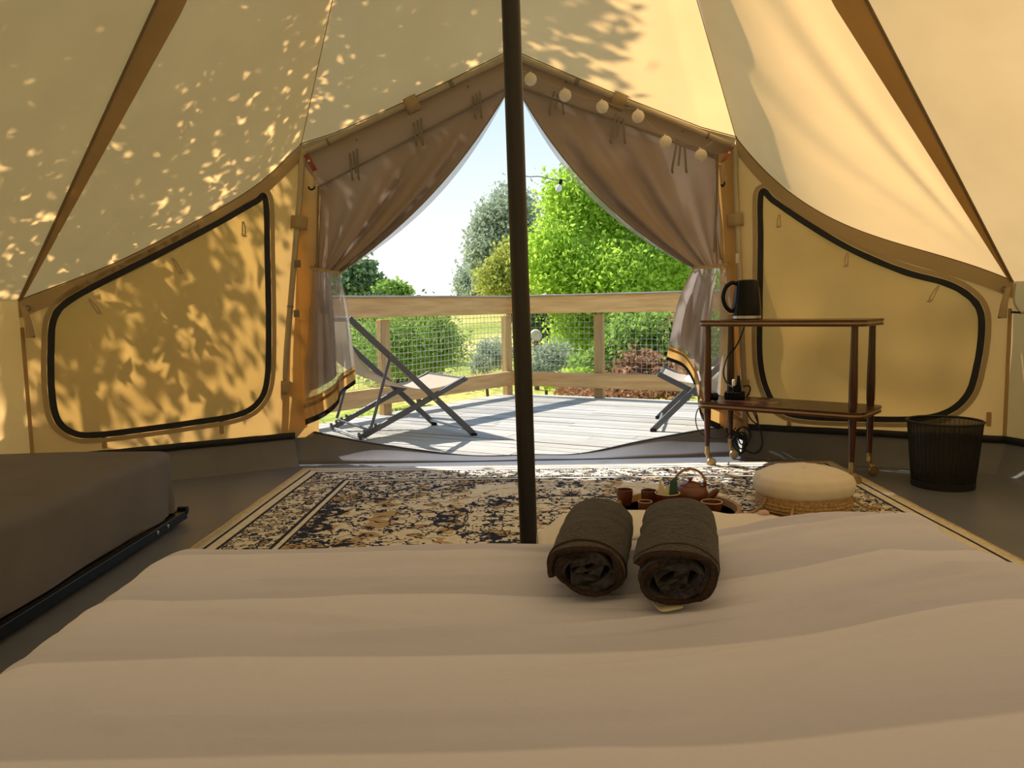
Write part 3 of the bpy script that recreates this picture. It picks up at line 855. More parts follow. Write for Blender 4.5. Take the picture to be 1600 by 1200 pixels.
# ================================================================== DECK CHAIRS
th = math.radians(14); tw = math.radians(32)
c_o = UZ(563, 691, DZ); c_a = V(math.cos(th), math.sin(th), 0); c_b = V(-math.sin(tw), math.cos(tw), 0); c_n = V(-math.sin(th), math.cos(th), 0)
def loc2(px, py):
    p = UP(px, py, c_o, c_n); return ((p - c_o).dot(c_a), p.z - DZ)
def deck_chair(o, a, b, label, frame_mat):
    W = .62
    L2 = lambda s_, w, z: o + a * s_ + b * w + V(0, 0, z)
    root = thing('deck_chair', o + V(0, 0, 0), label, 'deck chair', 'folding sling chairs on the deck')
    T = loc2(545, 497); Fo = loc2(740, 684); Rr = loc2(563, 688); Fr = loc2(731, 591); P1 = loc2(608, 556); N1 = loc2(577, 672)
    Fo = (Fo[0], .012); Rr = (Rr[0], .02)
    pv = loc2(679, 625)
    cr = c_b if False else b
    for w in (0, W):
        wi = w + (.028 if w == 0 else -.028)
        up_ = b
        MB().bar(L2(T[0], w, T[1]), L2(Fo[0], w, Fo[1]), .040, .022, up=up_).build('long_leg', frame_mat, root, smooth=False, bevel=.004)
        MB().bar(L2(Rr[0], wi, Rr[1]), L2(Fr[0], wi, Fr[1]), .038, .022, up=up_).build('seat_leg', frame_mat, root, smooth=False, bevel=.004)
        d = V(Fr[0] - Rr[0], 0, Fr[1] - Rr[1]).normalized(); nrm = V(-d.z, 0, d.x)
        for k in range(4):
            q = V(Rr[0], 0, Rr[1]) + d * (.015 + .042 * k) + nrm * .024
            MB().box(L2(q.x, wi, q.z), (.016, .024, .026), Matrix.Rotation(math.atan2(b.y, b.x) - math.pi / 2, 3, 'Z')).build('notch', frame_mat, root, smooth=False, bevel=.004)
        so = w + (-.022 if w == 0 else .022)
        pts = catmull([L2(P1[0], so, P1[1]), L2(lerp(P1[0], N1[0], .5), so, lerp(P1[1], N1[1], .5)), L2(lerp(P1[0], N1[0], .85), so, lerp(P1[1], N1[1], .85)), L2(N1[0] - .0, so, N1[1] + .01)], 6)
        MB().tube(pts, .0105, 8).build('back_strut', frame_mat, root)
        for q in (P1, pv, ):
            MB().tube([L2(q[0], w - (.016 if w == 0 else -.016), q[1]), L2(q[0], w, q[1])], .007, 8).build('rivet', M['steel'], root)
        MB().bar(L2(Fo[0] - .02, w, .010), L2(Fo[0] + .022, w, .010), .044, .020).build('foot_cap', M['black'], root, smooth=False, bevel=.003)
    for q, r, m in ((T, .011, frame_mat), ((Fo[0] - .03, Fo[1] + .03), .009, M['alulight']), ((Rr[0] + .02, Rr[1] + .002), .009, M['alulight']), ((Fr[0] - .01, Fr[1] - .005), .011, frame_mat), (N1, .009, frame_mat)):
        MB().tube([L2(q[0], 0, q[1]), L2(q[0], W, q[1])], r, 8).build('crossbar', m, root)
    prof = [loc2(*q) for q in ((545, 499), (552, 540), (578, 576), (620, 599), (662, 609), (700, 604), (728, 592))]
    pf = catmull([V(p[0], 0, p[1]) for p in prof], 6)
    def fn(u, v):
        p = polyat(pf, u); return L2(p.x, .03 + (W - .06) * v, p.z - .012 * math.sin(math.pi * v) * math.sin(math.pi * u))
    MB().grid(fn, 40, 12).build('sling', M['sling'], root, solid=.003)
    return Fo[0], Fr
fo_s, frp = deck_chair(c_o, c_a, c_b, 'anthracite folding deck chair with beige sling left of the pole', M['alu'])
ph = math.radians(14)
a2 = V(-math.cos(ph), math.sin(ph), 0); b2 = V(math.sin(ph), math.cos(ph), 0)
F2 = UZ(1021, 674, DZ)
o2 = F2 - a2 * fo_s
deck_chair(o2, a2, b2, 'folding deck chair half hidden behind the right door curtain', M['alu'])
# cream fleece on that chair
cp_ = o2 + a2 * .40 + b2 * .28 + V(0, 0, .335)
def fl(u, v):
    a_ = 2 * math.pi * u; b_ = math.pi * v - math.pi / 2
    p = V(.17 * math.cos(b_) * math.cos(a_), .22 * math.cos(b_) * math.sin(a_), .085 * math.sin(b_))
    p *= 1 + .10 * nz(p.x * 14, p.y * 14, p.z * 14) + .05 * nz(p.x * 33, p.y * 33, p.z * 33)
    p.z += .30 * p.x * p.x * 2 - .25 * p.x
    return cp_ + a2 * p.x + b2 * p.y + V(0, 0, p.z)
MB().grid(fl, 40, 22).build('seat_cushion', M['cream'], None, label='cream fleece cushion on the deck chair behind the right curtain', cat='cushion')

# ================================================================== GARDEN
def ground(x, y):
    d = max(0., y - 8.5)
    return -.42 + .25 * smooth((y - 8) / 5) * 0 + 1.75 * smooth((y - 10) / 36) + .10 * nz(x * .3, y * .3) * smooth((y - 8) / 6) - .6 * smooth((y - 60) / 60) * 0
t = NT('meadow'); v_ = t.co('Object')
g1 = t.noise(v_, .35, 4); g2 = t.noise(v_, 9, 5)
cA = t.ramp(g1, [(.35, (.30, .34, .07)), (.5, (.46, .44, .12)), (.65, (.56, .50, .18))])
cB = t.ramp(g2, [(.3, (.55, .55, .55)), (.7, (1.25, 1.25, 1.2))])
M['meadow'] = t.done(t.principled(t.mix(1.0, cA, cB, 'MULTIPLY'), .95, 0, t.bump(g2, .6, .03), .05))
MB().grid(lambda u, v: V(-30 + 60 * u, -8 + 78 * v ** 1.4, ground(-30 + 60 * u, -8 + 78 * v ** 1.4)), 60, 70).build('floor_ground', M['meadow'], None, label='yellow-green meadow sloping up behind the deck', kind='structure', base=(0, 0, 0))

def leaves(name, mat, parent, blobs, size, seed, flat=.0, clump=.16, aspect=.55, shell=.42, kind=None, droop=0., cull=None):
    rs = np.random.RandomState(seed); P_ = []
    for (c, r, n) in blobs:
        nc = max(4, n // 14)
        d = rs.normal(size=(nc, 3)); d /= np.linalg.norm(d, axis=1)[:, None]
        rad = rs.uniform(0, 1, nc) ** shell
        cc_ = d * rad[:, None] * np.array(r)[None] + np.array(tuple(c))[None]
        idx = rs.randint(0, nc, n)
        P_.append(cc_[idx] + rs.normal(size=(n, 3)) * clump * np.mean(r) ** .5)
    P_ = np.concatenate(P_)
    if cull: P_ = P_[cull(P_)]
    n = len(P_)
    ax = rs.normal(size=(n, 3)); ax[:, 2] -= droop; ax /= np.linalg.norm(ax, axis=1)[:, None]
    q = rs.normal(size=(n, 3)); q[:, 2] += flat; q -= ax * (q * ax).sum(1)[:, None]; q /= np.linalg.norm(q, axis=1)[:, None]
    sd = np.cross(ax, q); L = size * rs.uniform(.6, 1.35, n)[:, None]
    v0 = P_ - ax * L * .5; v2 = P_ + ax * L * .5; off = q * L * .09
    v1 = P_ + sd * L * aspect * .5 - ax * L * .08 + off; v3 = P_ - sd * L * aspect * .5 - ax * L * .08 + off
    vs = np.stack([v0, v1, v2, v3], 1).reshape(-1, 3)
    of = np.array(tuple(OFF[parent.name])) if parent is not None else np.zeros(3)
    me = bpy.data.meshes.new(name)
    me.vertices.add(4 * n); me.vertices.foreach_set('co', (vs - of).astype(np.float32).ravel())
    me.loops.add(6 * n); me.polygons.add(2 * n)
    b_ = (np.arange(n) * 4)[:, None]
    tri = np.concatenate([b_ + 0, b_ + 1, b_ + 2, b_ + 0, b_ + 2, b_ + 3], 1)
    me.loops.foreach_set('vertex_index', tri.ravel().astype(np.int32))
    me.polygons.foreach_set('loop_start', (np.arange(2 * n) * 3).astype(np.int32))
    me.polygons.foreach_set('loop_total', np.full(2 * n, 3, dtype=np.int32))
    me.update(); me.validate()
    me.materials.append(mat)
    o = bpy.data.objects.new(name, me); COL.objects.link(o); OFF[o.name] = Vector(tuple(of))
    if parent is not None: o.parent = parent
    if kind: o['kind'] = kind
    return o
def branches(parent, base, tips, r0, mat, name='branch', wob=.12):
    for i, tp in enumerate(tips):
        rn = random.Random(i * 7 + 3); tp = Vector(tp)
        mid = lerp(base, tp, .5) + V(rn.uniform(-wob, wob), rn.uniform(-wob, wob), rn.uniform(0, wob)) * (tp - base).length
        pts = catmull([base, mid, tp], 6); k = len(pts)
        MB().tube(pts, [r0 * (1 - .85 * j / (k - 1)) for j in range(k)], 6).build(name, mat, parent)
def plant(name, label, cat, blobs, mat, size, seed, trunk=None, group=None, nbr=5, lname='foliage', r0=.05, **kw):
    """blobs: (px, py, Y, radius in px, leaf count)"""
    B = []
    for (x, y, Y, rx, ry, n) in blobs:
        c = UY(x, y, Y); s_ = Y / FPX
        B.append((c, (rx * s_, max(.4 * rx * s_, (rx + ry) * .5 * s_), ry * s_), n))
    bx = sum(b[0].x for b in B) / len(B); by = sum(b[0].y for b in B) / len(B)
    if trunk: bx, by = trunk
    base = V(bx, by, ground(bx, by))
    root = thing(name, base, label, cat, group)
    tips = [b[0] for b in B][:nbr]
    branches(root, base - V(0, 0, .05), tips, r0, M['bark'], 'stem')
    leaves(lname, mat, root, B, size, seed, **kw)
    return root
G = {}
G['bright'] = leafmat('bright_leaf', (.34, .52, .06), (.58, .76, .12), .55, (.74, .84, .30))
G['mid'] = leafmat('mid_leaf', (.20, .34, .06), (.40, .56, .13), .45, (.52, .64, .24))
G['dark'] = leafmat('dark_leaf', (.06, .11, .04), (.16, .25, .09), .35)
G['grey'] = leafmat('grey_leaf', (.30, .37, .26), (.48, .54, .40), .4, (.58, .62, .48))
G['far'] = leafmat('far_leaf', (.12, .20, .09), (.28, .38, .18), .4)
G['yellow'] = leafmat('yellow_leaf', (.32, .38, .07), (.58, .58, .16), .4, (.66, .64, .25))
G['brown'] = leafmat('dead_leaf', (.30, .15, .08), (.55, .32, .18), .3, (.66, .46, .30))
G['shade'] = leafmat('shade_tree_leaf', (.12, .22, .05), (.2, .34, .08), .18)
T_ = 'trees beyond the deck'
plant('broadleaf_tree', 'bright green broadleaf tree beyond the right railing', 'tree',
      [(895, 318, 13, 46, 50, 5000), (965, 345, 13.3, 62, 62, 7000), (1040, 415, 13, 75, 70, 8000), (870, 410, 12.6, 50, 66, 6500), (945, 445, 12.4, 85, 66, 10000), (1110, 470, 13.4, 80, 80, 4000), (1000, 530, 12.2, 80, 70, 6000), (905, 520, 12.6, 45, 60, 3600)],
      G['bright'], .085, 11, group=T_, nbr=8, r0=.09, clump=.15)
plant('tall_tree', 'tall grey-green tree in the distance left of the pole', 'tree',
      [(800, 340, 34, 42, 50, 4600), (765, 395, 34, 36, 50, 4400), (760, 360, 34, 24, 40, 1800), (800, 430, 34, 50, 55, 3600), (830, 390, 34, 35, 60, 2200)], G['grey'], .20, 12, group=T_, r0=.2, clump=.20)
plant('yellow_green_tree', 'yellow-green rounded tree in front of the tall grey one', 'tree',
      [(800, 410, 27, 36, 34, 2600), (778, 440, 27, 36, 30, 2400), (812, 450, 27, 34, 34, 1800)], G['yellow'], .15, 13, group=T_, r0=.12, clump=.15)
plant('small_grey_tree', 'small pale tree at the left end of the distant trees', 'tree',
      [(728, 442, 36, 17, 26, 1500), (742, 458, 35, 20, 16, 900)], G['grey'], .17, 14, group=T_, r0=.09, clump=.18)
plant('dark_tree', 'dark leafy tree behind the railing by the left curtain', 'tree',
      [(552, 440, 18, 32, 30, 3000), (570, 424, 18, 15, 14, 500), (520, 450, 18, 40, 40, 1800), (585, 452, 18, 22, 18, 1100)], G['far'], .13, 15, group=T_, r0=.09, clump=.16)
plant('light_bush', 'small light green bush just above the left railing', 'bush',
      [(612, 455, 17, 26, 14, 1500), (632, 456, 17, 12, 10, 400)], G['mid'], .10, 16, r0=.04, clump=.12)
plant('garden_shrub', 'large feathery shrub seen through the rope net', 'shrub',
      [(650, 545, 10, 50, 50, 4200), (695, 540, 10.2, 36, 34, 1900), (600, 540, 10, 60, 56, 3600), (690, 505, 10.2, 18, 22, 450), (640, 500, 10.4, 40, 20, 1300)], G['mid'], .065, 17, r0=.025, clump=.10, aspect=.34)
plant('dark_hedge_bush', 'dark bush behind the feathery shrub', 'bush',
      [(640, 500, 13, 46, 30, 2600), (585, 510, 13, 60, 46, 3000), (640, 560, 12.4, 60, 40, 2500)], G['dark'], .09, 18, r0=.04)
plant('grey_shrub', 'round grey-green shrub left of the centre post', 'shrub', [(770, 553, 11, 34, 26, 2800), (752, 570, 10.8, 22, 16, 700)], G['grey'], .045, 19, r0=.02, clump=.08)
plant('flowering_shrub', 'low grey-green shrub below the pale log end', 'shrub', [(862, 560, 11, 32, 26, 2200), (845, 575, 10.8, 26, 18, 900)], G['grey'], .05, 20, r0=.02, clump=.10)
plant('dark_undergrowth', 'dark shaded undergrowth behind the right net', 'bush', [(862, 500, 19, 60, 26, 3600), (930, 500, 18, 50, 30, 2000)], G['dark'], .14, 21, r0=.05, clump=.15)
plant('climbing_bush', 'bright leafy bush behind the right net', 'bush',
      [(985, 540, 9.4, 46, 46, 3400), (1040, 530, 9.2, 46, 50, 3000), (925, 575, 9.6, 36, 28, 1500), (1090, 540, 9, 50, 60, 2000)], G['mid'], .075, 22, r0=.025, clump=.10)
plant('low_leafy_plant', 'low light green plant beside the right railing post', 'plant', [(900, 592, 9.2, 34, 14, 700), (880, 600, 9, 30, 10, 400)], G['bright'], .085, 23, r0=.012, clump=.06)
plant('dead_bush', 'dry brown dead bush at the foot of the right railing', 'bush',
      [(1010, 575, 8.9, 50, 26, 1500), (1050, 595, 8.6, 50, 30, 1300), (960, 600, 8.7, 46, 16, 900), (1060, 510, 9.0, 20, 30, 350), (960, 615, 8.6, 110, 10, 1600)], G['brown'], .07, 24, r0=.015, clump=.08)
# grass and litter along the deck edge
gb = []
for k in range(26):
    s_ = 1.2 + k * .17; p = RC + rl * s_ - V(.62, -.5, 0).normalized() * -.0 + V(-.45, .35, 0)
    gb.append((V(p.x, p.y, ground(p.x, p.y) + .12), (.28, .28, .16), 420))
go = leaves('grass', G['bright'], None, gb, .16, 31, clump=.05, aspect=.10, shell=.6, kind='stuff', droop=-1.6)
tag(go, 'green grass growing along the foot of the left railing', 'grass')
# pale log end beyond the right net
lg = UY(838, 524, 11.5)
lo = thing('log_round', V(lg.x, lg.y, ground(lg.x, lg.y)), 'pale round log end on a post beyond the right net', 'log')
Rl = Matrix.Rotation(math.pi / 2, 3, 'X') @ Matrix.Rotation(.0, 3, 'Y')
MB().lathe([(.0005, -.30), (.078, -.30), (.084, -.29), (.084, .0), (.078, .01), (.0005, .01)], lg, 22, Rl).build('log', M['log'], lo)
MB().tube([V(lg.x, lg.y + .15, ground(lg.x, lg.y) - .05), lg + V(0, .15, -.07)], .04, 8).build('support_post', M['bark'], lo)
# festoon bulb on a wire
fw = thing('festoon_wire', UY(876, 282, 6.2), 'outdoor festoon wire with one clear bulb crossing the sky', 'string lights')
wp = catmull([UY(803, 140, 4.36), UY(812, 266, 6.0), UY(845, 276, 6.1), UY(876, 282, 6.2), UY(905, 279, 6.3), UY(935, 275, 6.4), UY(1010, 250, 6.8), V(2.25, 7.7, 2.5)], 6)
MB().tube(wp, .0038, 5).build('wire', M['greytape'], fw)
b0 = UY(876, 283, 6.2)
MB().tube([b0 + V(.006, 0, .012), b0 + V(-.006, 0, -.028)], .014, 10).build('socket', M['black'], fw)
bd = V(-.3, 0, -1).normalized(); bc = b0 + bd * .055
Rb = (-bd).to_track_quat('Z', 'Y').to_matrix()
MB().lathe([(.0005, -.03), (.018, -.026), (.026, -.008), (.022, .01), (.012, .028), (.010, .034)], bc, 14, Rb).build('bulb', M['glass'], fw)
MB().tube([V(2.25, 7.72, -.45), V(2.25, 7.7, 2.54)], .03, 8).build('wire_post', M['pinez'], fw)

# tree beside the tent that throws the leaf shadows on the canvas
st = thing('shade_tree', V(-4.7, 4.6, ground(-4.7, 4.6)), 'leafy tree beside the tent shading its left side', 'tree')
branches(st, V(-4.7, 4.6, -.5), [(-4.0, 4.2, 4.6), (-3.5, 4.7, 3.6), (-5.0, 5.1, 4.8), (-3.1, 4.4, 2.6), (-3.8, 3.5, 4.0), (-5.8, 3.8, 4.6)], .10, M['bark'], 'branch')
crown = [(V(-2.55, 4.1, 4.9), (.9, 1.0, .8), 2500), (V(-3.1, 3.6, 5.4), (.8, 1.2, .7), 1600), (V(-2.1, 4.15, 5.0), (.42, .6, .35), 1100), (V(-2.6, 4.40, 4.0), (1.2, .55, .8), 2100),
         (V(-3.5, 1.8, 5.4), (1.2, 1.3, .9), 1900), (V(-5.1, 2.6, 5.8), (1.8, 1.9, 1.5), 3000), (V(-5.1, 1.0, 4.2), (1.3, 1.5, 1.6), 6000), (V(-4.2, 2.6, 5.2), (1.5, 1.3, 1.3), 2200),
         (V(-3.9, 3.5, 4.2), (1.3, 1.25, 1.5), 3300), (V(-2.9, 2.9, 4.2), (1.0, 1.1, 1.2), 2000), (V(-4.2, 4.3, 3.6), (.8, .7, .9), 1500), (V(-2.6, 3.5, 3.4), (.7, .9, .8), 1400),
         (V(-7.7, 4.2, 4.4), (1.3, 1.6, 1.8), 5000), (V(-6.6, 1.5, 4.2), (1.5, 1.8, 2.4), 6000), (V(-6.2, 2.8, 6.4), (1.8, 2.0, 1.2), 5000)]
crown = [(V(c.x + .10 * c.z, c.y + .19 * c.z, c.z), r, n) for c, r, n in crown]
leaves('foliage', G['shade'], st, crown, .10, 41, clump=.20, aspect=.6, shell=.5, cull=lambda P: P[:, 0] + .8 * P[:, 2] < 2.42 - np.abs(np.random.RandomState(3).normal(size=len(P))) * .35)
leaves('low_branches', G['shade'], st, [(V(-2.8, 4.5, 2.0), (.8, .7, .65), 200), (V(-3.05, 4.1, 2.5), (.8, .75, .55), 400)], .12, 42, clump=.22, aspect=.55, shell=.5)

# unseen hedge, added outside the right wall to keep sky light off it
hb = []
rn_ = random.Random(8)
for k in range(9):
    c_ = V(3.0 + .16 * k * .55 + rn_.uniform(0, .3), 5.5 - .36 * k, .45); hb.append((c_, (.42, .42, .75), 1500))
hg = thing('sky_block_hedge', V(3.4, 4.1, ground(3.4, 4.1)), 'unseen dark hedge added outside the right wall to block sky light', 'hedge')
branches(hg, V(3.4, 4.1, -.45), [b[0] for b in hb[::2]], .04, M['bark'], 'stem')
leaves('foliage', G['dark'], hg, hb, .10, 51, clump=.14)

# ================================================================== RUG
t = NT('persian_rug')
ob = t.co('Object')
sp = t.n('ShaderNodeSeparateXYZ'); t.l(ob, sp.inputs[0])
ax_ = t.math('ABSOLUTE', sp.outputs['X']); ay_ = t.math('ABSOLUTE', sp.outputs['Y'])
RW, RH = 1.40, 1.02
ex = t.math('SUBTRACT', RW, ax_); ey = t.math('SUBTRACT', RH, ay_)
de = t.math('MINIMUM', ex, ey)
cm = t.n('ShaderNodeCombineXYZ'); t.l(ax_, cm.inputs[0]); t.l(ay_, cm.inputs[1])
wob = t.n('ShaderNodeTexNoise'); wob.inputs['Scale'].default_value = 7; wob.inputs['Detail'].default_value = 2; t.l(cm.outputs[0], wob.inputs['Vector'])
dv = t.n('ShaderNodeVectorMath', operation='MULTIPLY_ADD'); t.l(wob.outputs['Color'], dv.inputs[0]); dv.inputs[1].default_value = (.06, .06, 0); t.l(cm.outputs[0], dv.inputs[2])
def vor(scale, vec, feat='F1'):
    x = t.n('ShaderNodeTexVoronoi', feature=feat); x.inputs['Scale'].default_value = scale; t.l(vec, x.inputs['Vector']); return x.outputs['Distance']
def lt(a, b): return t.math('LESS_THAN', a, b)
def gt(a, b): return t.math('GREATER_THAN', a, b)
def AND(a, b): return t.math('MULTIPLY', a, b)
def OR(a, b): return t.math('MAXIMUM', a, b)
v1 = vor(21, dv.outputs[0]); v2 = vor(36, dv.outputs[0]); e1 = vor(9, dv.outputs[0], 'DISTANCE_TO_EDGE')
petal = AND(gt(v1, .33), lt(v1, .45)); blob = lt(v2, .27)
vine = lt(t.math('ABSOLUTE', t.math('SUBTRACT', t.noise(dv.outputs[0], 8, 3), .5)), .016)
vine2 = lt(t.math('ABSOLUTE', t.math('SUBTRACT', t.noise(dv.outputs[0], 17, 2), .5)), .022)
zone = gt(t.noise(cm.outputs[0], 3.1, 2), .46)
# medallion and corner pieces: rings in elliptical distance
el = t.math('SQRT', t.math('ADD', t.math('POWER', t.math('DIVIDE', ax_, 1.05), 2.), t.math('POWER', t.math('DIVIDE', ay_, .70), 2.)))
elw = t.math('ADD', el, t.math('MULTIPLY', t.math('SUBTRACT', wob.outputs['Fac'], .5), .35))
rbrk = gt(t.noise(dv.outputs[0], 22, 2), .47)
ring1 = AND(lt(t.math('ABSOLUTE', t.math('SUBTRACT', elw, .50)), .030), rbrk)
ring2 = AND(lt(t.math('ABSOLUTE', t.math('SUBTRACT', elw, .98)), .030), rbrk)
core = lt(elw, .20); corner_z = gt(elw, .98)
field = AND(OR(OR(AND(blob, zone), AND(vine2, zone)), vine), gt(de, .33))
field = OR(field, AND(OR(ring1, ring2), gt(de, .33)))
field = OR(field, AND(AND(corner_z, OR(OR(blob, petal), vine2)), gt(de, .33)))
field = OR(field, AND(core, OR(petal, blob)))
inb = AND(gt(de, .10), lt(de, .29))
bord = AND(inb, OR(OR(petal, blob), vine2))
def line(c, w): return lt(t.math('ABSOLUTE', t.math('SUBTRACT', de, c)), w)
lines = OR(OR(line(.050, .006), line(.100, .007)), OR(line(.292, .008), line(.325, .005)))
navy = OR(OR(field, bord), lines)
tanm = AND(gt(t.noise(dv.outputs[0], 6.5, 3), .55), gt(de, .33))
creamc = t.ramp(t.noise(ob, 60, 4), [(.3, (.62, .56, .44)), (.7, (.80, .74, .62))])
c = t.mix(tanm, creamc, (.47, .34, .19))
c = t.mix(AND(inb, lt(v1, .26)), c, (.30, .19, .12))
c = t.mix(navy, c, t.ramp(t.noise(ob, 40, 3), [(.3, (.018, .022, .045)), (.7, (.045, .052, .085))]))
M['rug'] = t.done(t.principled(c, .95, 0, t.bump(t.noise(ob, 220, 3), .5, .004), .05))
rc = V(.245, 3.00, 0)
rng = math.atan2(-.08, 2.80)
rg = thing('persian_rug', rc, 'cream and navy patterned rug on the tent floor', 'rug')
def frug(u, v):
    x = (u - .5) * 2 * RW; y = (v - .5) * 2 * RH
    return V(x, y, .009 + .0025 * nz(x * 2, y * 2))
mbp = MB().grid(frug, 40, 30); n0 = len(mbp.v)
ro_ = mbp.build('rug_pile', M['rug'], None, base=(0, 0, 0), solid=.006); ro_.parent = rg; ro_.rotation_euler = (0, 0, rng)
M['rugedge'] = simple('rug_edge', (.45, .33, .20), .95, var=.2, scale=60)
eo = MB()
for a, b in (((-RW, -RH), (RW, -RH)), ((RW, -RH), (RW, RH)), ((RW, RH), (-RW, RH)), ((-RW, RH), (-RW, -RH))):
    eo.tube([lerp(V(a[0], a[1], .008), V(b[0], b[1], .008), k / 30) + V(.004 * nz(k * .7, a[0]), .004 * nz(k * .7, a[1] + 3), 0) for k in range(31)], .007, 6)
e_ = eo.build('bound_edge', M['rugedge'], None, base=(0, 0, 0)); e_.parent = rg; e_.rotation_euler = (0, 0, rng)

# ================================================================== DOUBLE BED
TOPZ = .42
def warpY(x): return .11 * smooth((x - .12) / .62)
bed = thing('double_bed', V(.07, .45, 0), 'double bed in the foreground with its foot towards the door', 'bed')
for x in (-.52, .68):
    for y in (-.46, 1.22): MB().lathe([(.028, 0), (.034, .10)], (x, y, 0), 14).build('leg', M['black'], bed)
MB().box((.08, .40, .15), (1.30, 1.78, .10)).build('bed_base', M['bedcover'], bed, smooth=False, bevel=.015)
MB().box((.08, .40, .275), (1.30, 1.80, .15)).build('mattress', M['white'], bed, smooth=True, bevel=.04)
t = NT('banded_duvet_cotton')
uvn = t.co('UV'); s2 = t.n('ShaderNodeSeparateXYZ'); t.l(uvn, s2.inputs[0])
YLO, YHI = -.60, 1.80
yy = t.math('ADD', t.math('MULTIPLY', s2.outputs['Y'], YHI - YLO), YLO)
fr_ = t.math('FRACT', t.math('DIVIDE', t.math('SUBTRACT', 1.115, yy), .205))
ba = t.ramp(fr_, [(0., (.66, .67, .88)), (.40, (.59, .60, .81)), (.97, (.48, .49, .69)), (1., (.66, .67, .88))])  # base colour of each band fades from lighter to darker
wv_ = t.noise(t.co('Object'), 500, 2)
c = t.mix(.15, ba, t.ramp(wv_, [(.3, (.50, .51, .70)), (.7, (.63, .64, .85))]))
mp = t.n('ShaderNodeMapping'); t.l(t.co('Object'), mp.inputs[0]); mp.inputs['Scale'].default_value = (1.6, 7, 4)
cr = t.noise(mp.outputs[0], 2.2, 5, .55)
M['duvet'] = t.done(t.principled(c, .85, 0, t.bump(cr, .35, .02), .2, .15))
x0, x1, y1_ = -.585, .735, 1.345
def gyof(v):
    if v < .2: return lerp(YLO, .55, v / .2)
    return lerp(.55, 1.45, (v - .2) / .65) if v < .85 else lerp(1.45, YHI, (v - .85) / .15)
def duvet(u, v):
    gx = lerp(x0 - .42, x1 + .42, u); gy = gyof(v)
    cx = max(x0, min(x1, gx)); cy = min(y1_, gy)
    ex_, ey_ = gx - cx, gy - cy; s_ = math.hypot(ex_, ey_); r = .12
    dx, dy = (ex_ / s_, ey_ / s_) if s_ > 1e-9 else (0, 0)
    a = min(s_ / r, math.pi / 2); ext = max(0, s_ - r * math.pi / 2)
    X = cx + dx * r * math.sin(a); Y = cy + dy * r * math.sin(a); Z = TOPZ - r * (1 - math.cos(a)) - ext * .98
    Z = max(Z, .03 + .02 * nz(gx * 5, gy * 5))
    fl_ = .03 * ext * math.sin(gx * 14 + gy * 9)
    X += dx * (ext * .10 + fl_); Y += dy * (ext * .10 + fl_)
    w = 1 - smooth(s_ / .25)
    ridge = (1 - abs(nz(gx * 1.1 + .3 * gy, gy * 5.5, 2.)) * 2)
    Z += w * (.010 * nz(gx * 1.5, gy * 1.5, 1.) + .006 * nz(gx * 3, gy * 9, 5.) + .006 * max(0, ridge) ** 6 + .0035 * nz(gx * 5 + gy * 4, gy * 30 - gx * 3, 8.) * smooth((gy - .6) / .4))
    # long soft creases running across the bed
    for (yc, am, tilt, xa, xb) in ((.995, .007, .05, -.35, .8), (1.29, .006, .02, -.4, .2), (.86, .006, .085, -.1, .9), (1.15, .006, -.03, -.3, .15), (1.22, .008, .12, .28, .75), (1.33, .005, .05, -.5, .0), (1.08, .006, .04, .05, .5), (.78, .006, .03, -.5, .1), (1.19, .005, -.06, -.5, -.1), (1.26, .006, .2, .35, .8), (1.02, .005, -.10, -.55, -.25), (.92, .005, .12, .3, .8)):
        q = (gy - yc - tilt * gx - .012 * nz(gx * 2.5, yc * 9)) / .010
        if abs(q) < 5: Z += am * 1.15 * (math.exp(-q * q) - .5 * math.exp(-(q + 2.) ** 2)) * smooth((gx - xa) / .15) * (1 - smooth((gx - xb) / .2)) * w
    Z += .018 * smooth((gx - .15) / .5) * w
    Y += warpY(X) * smooth((Y - .2) / 1.1)
    return V(X, Y, Z)
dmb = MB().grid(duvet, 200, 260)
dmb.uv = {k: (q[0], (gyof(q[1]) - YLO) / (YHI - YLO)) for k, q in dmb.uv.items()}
dmb.build('duvet', M['duvet'], None, base=(.07, .45, .3), label='beige banded duvet spread over the foreground double bed', cat='duvet')
# white sheet gathered over the foot of the bed
def sheet(u, v):
    x = lerp(.045, .70, u); s_ = v * .62
    y0_ = 1.40 + warpY(x); topz = .428 + .006 * nz(x * 9, 3) - .058 * smooth((x - .2) / .5)
    edge = min(u, 1 - u); k = smooth(edge / .10)
    r = .07
    flat_ = .10
    if s_ < flat_: p = V(x, y0_ + s_, topz - .012 + .020 * smooth(s_ / .08))
    else:
        a = min((s_ - flat_) / r, math.pi / 2); e = max(0, s_ - flat_ - r * math.pi / 2)
        p = V(x, y0_ + flat_ + r * math.sin(a), topz + .008 - r * (1 - math.cos(a)) - e)
    p.z -= (1 - k) * .035; p.y -= (1 - k) * .02
    p.z += .010 * nz(x * 11, s_ * 13, 4) ; p.y += .02 * nz(x * 8, s_ * 5, 9) * v
    return p
ws = MB().grid(sheet, 60, 50).build('white_sheet', M['white'], None, label='white cotton sheet bunched over the foot of the bed behind the towels', cat='sheet', solid=.006)
pk = UY(1190, 802, 1.60)
MB().tube(catmull([pk + V(-.012, 0, -.006), pk + V(0, -.01, .004), pk + V(.012, .0, -.002)], 5), [.006, .009, .010, .011, .011, .011, .010, .009, .008, .006, .004], 10, flat=.6).build('pink_corner', M['pink'], ws)

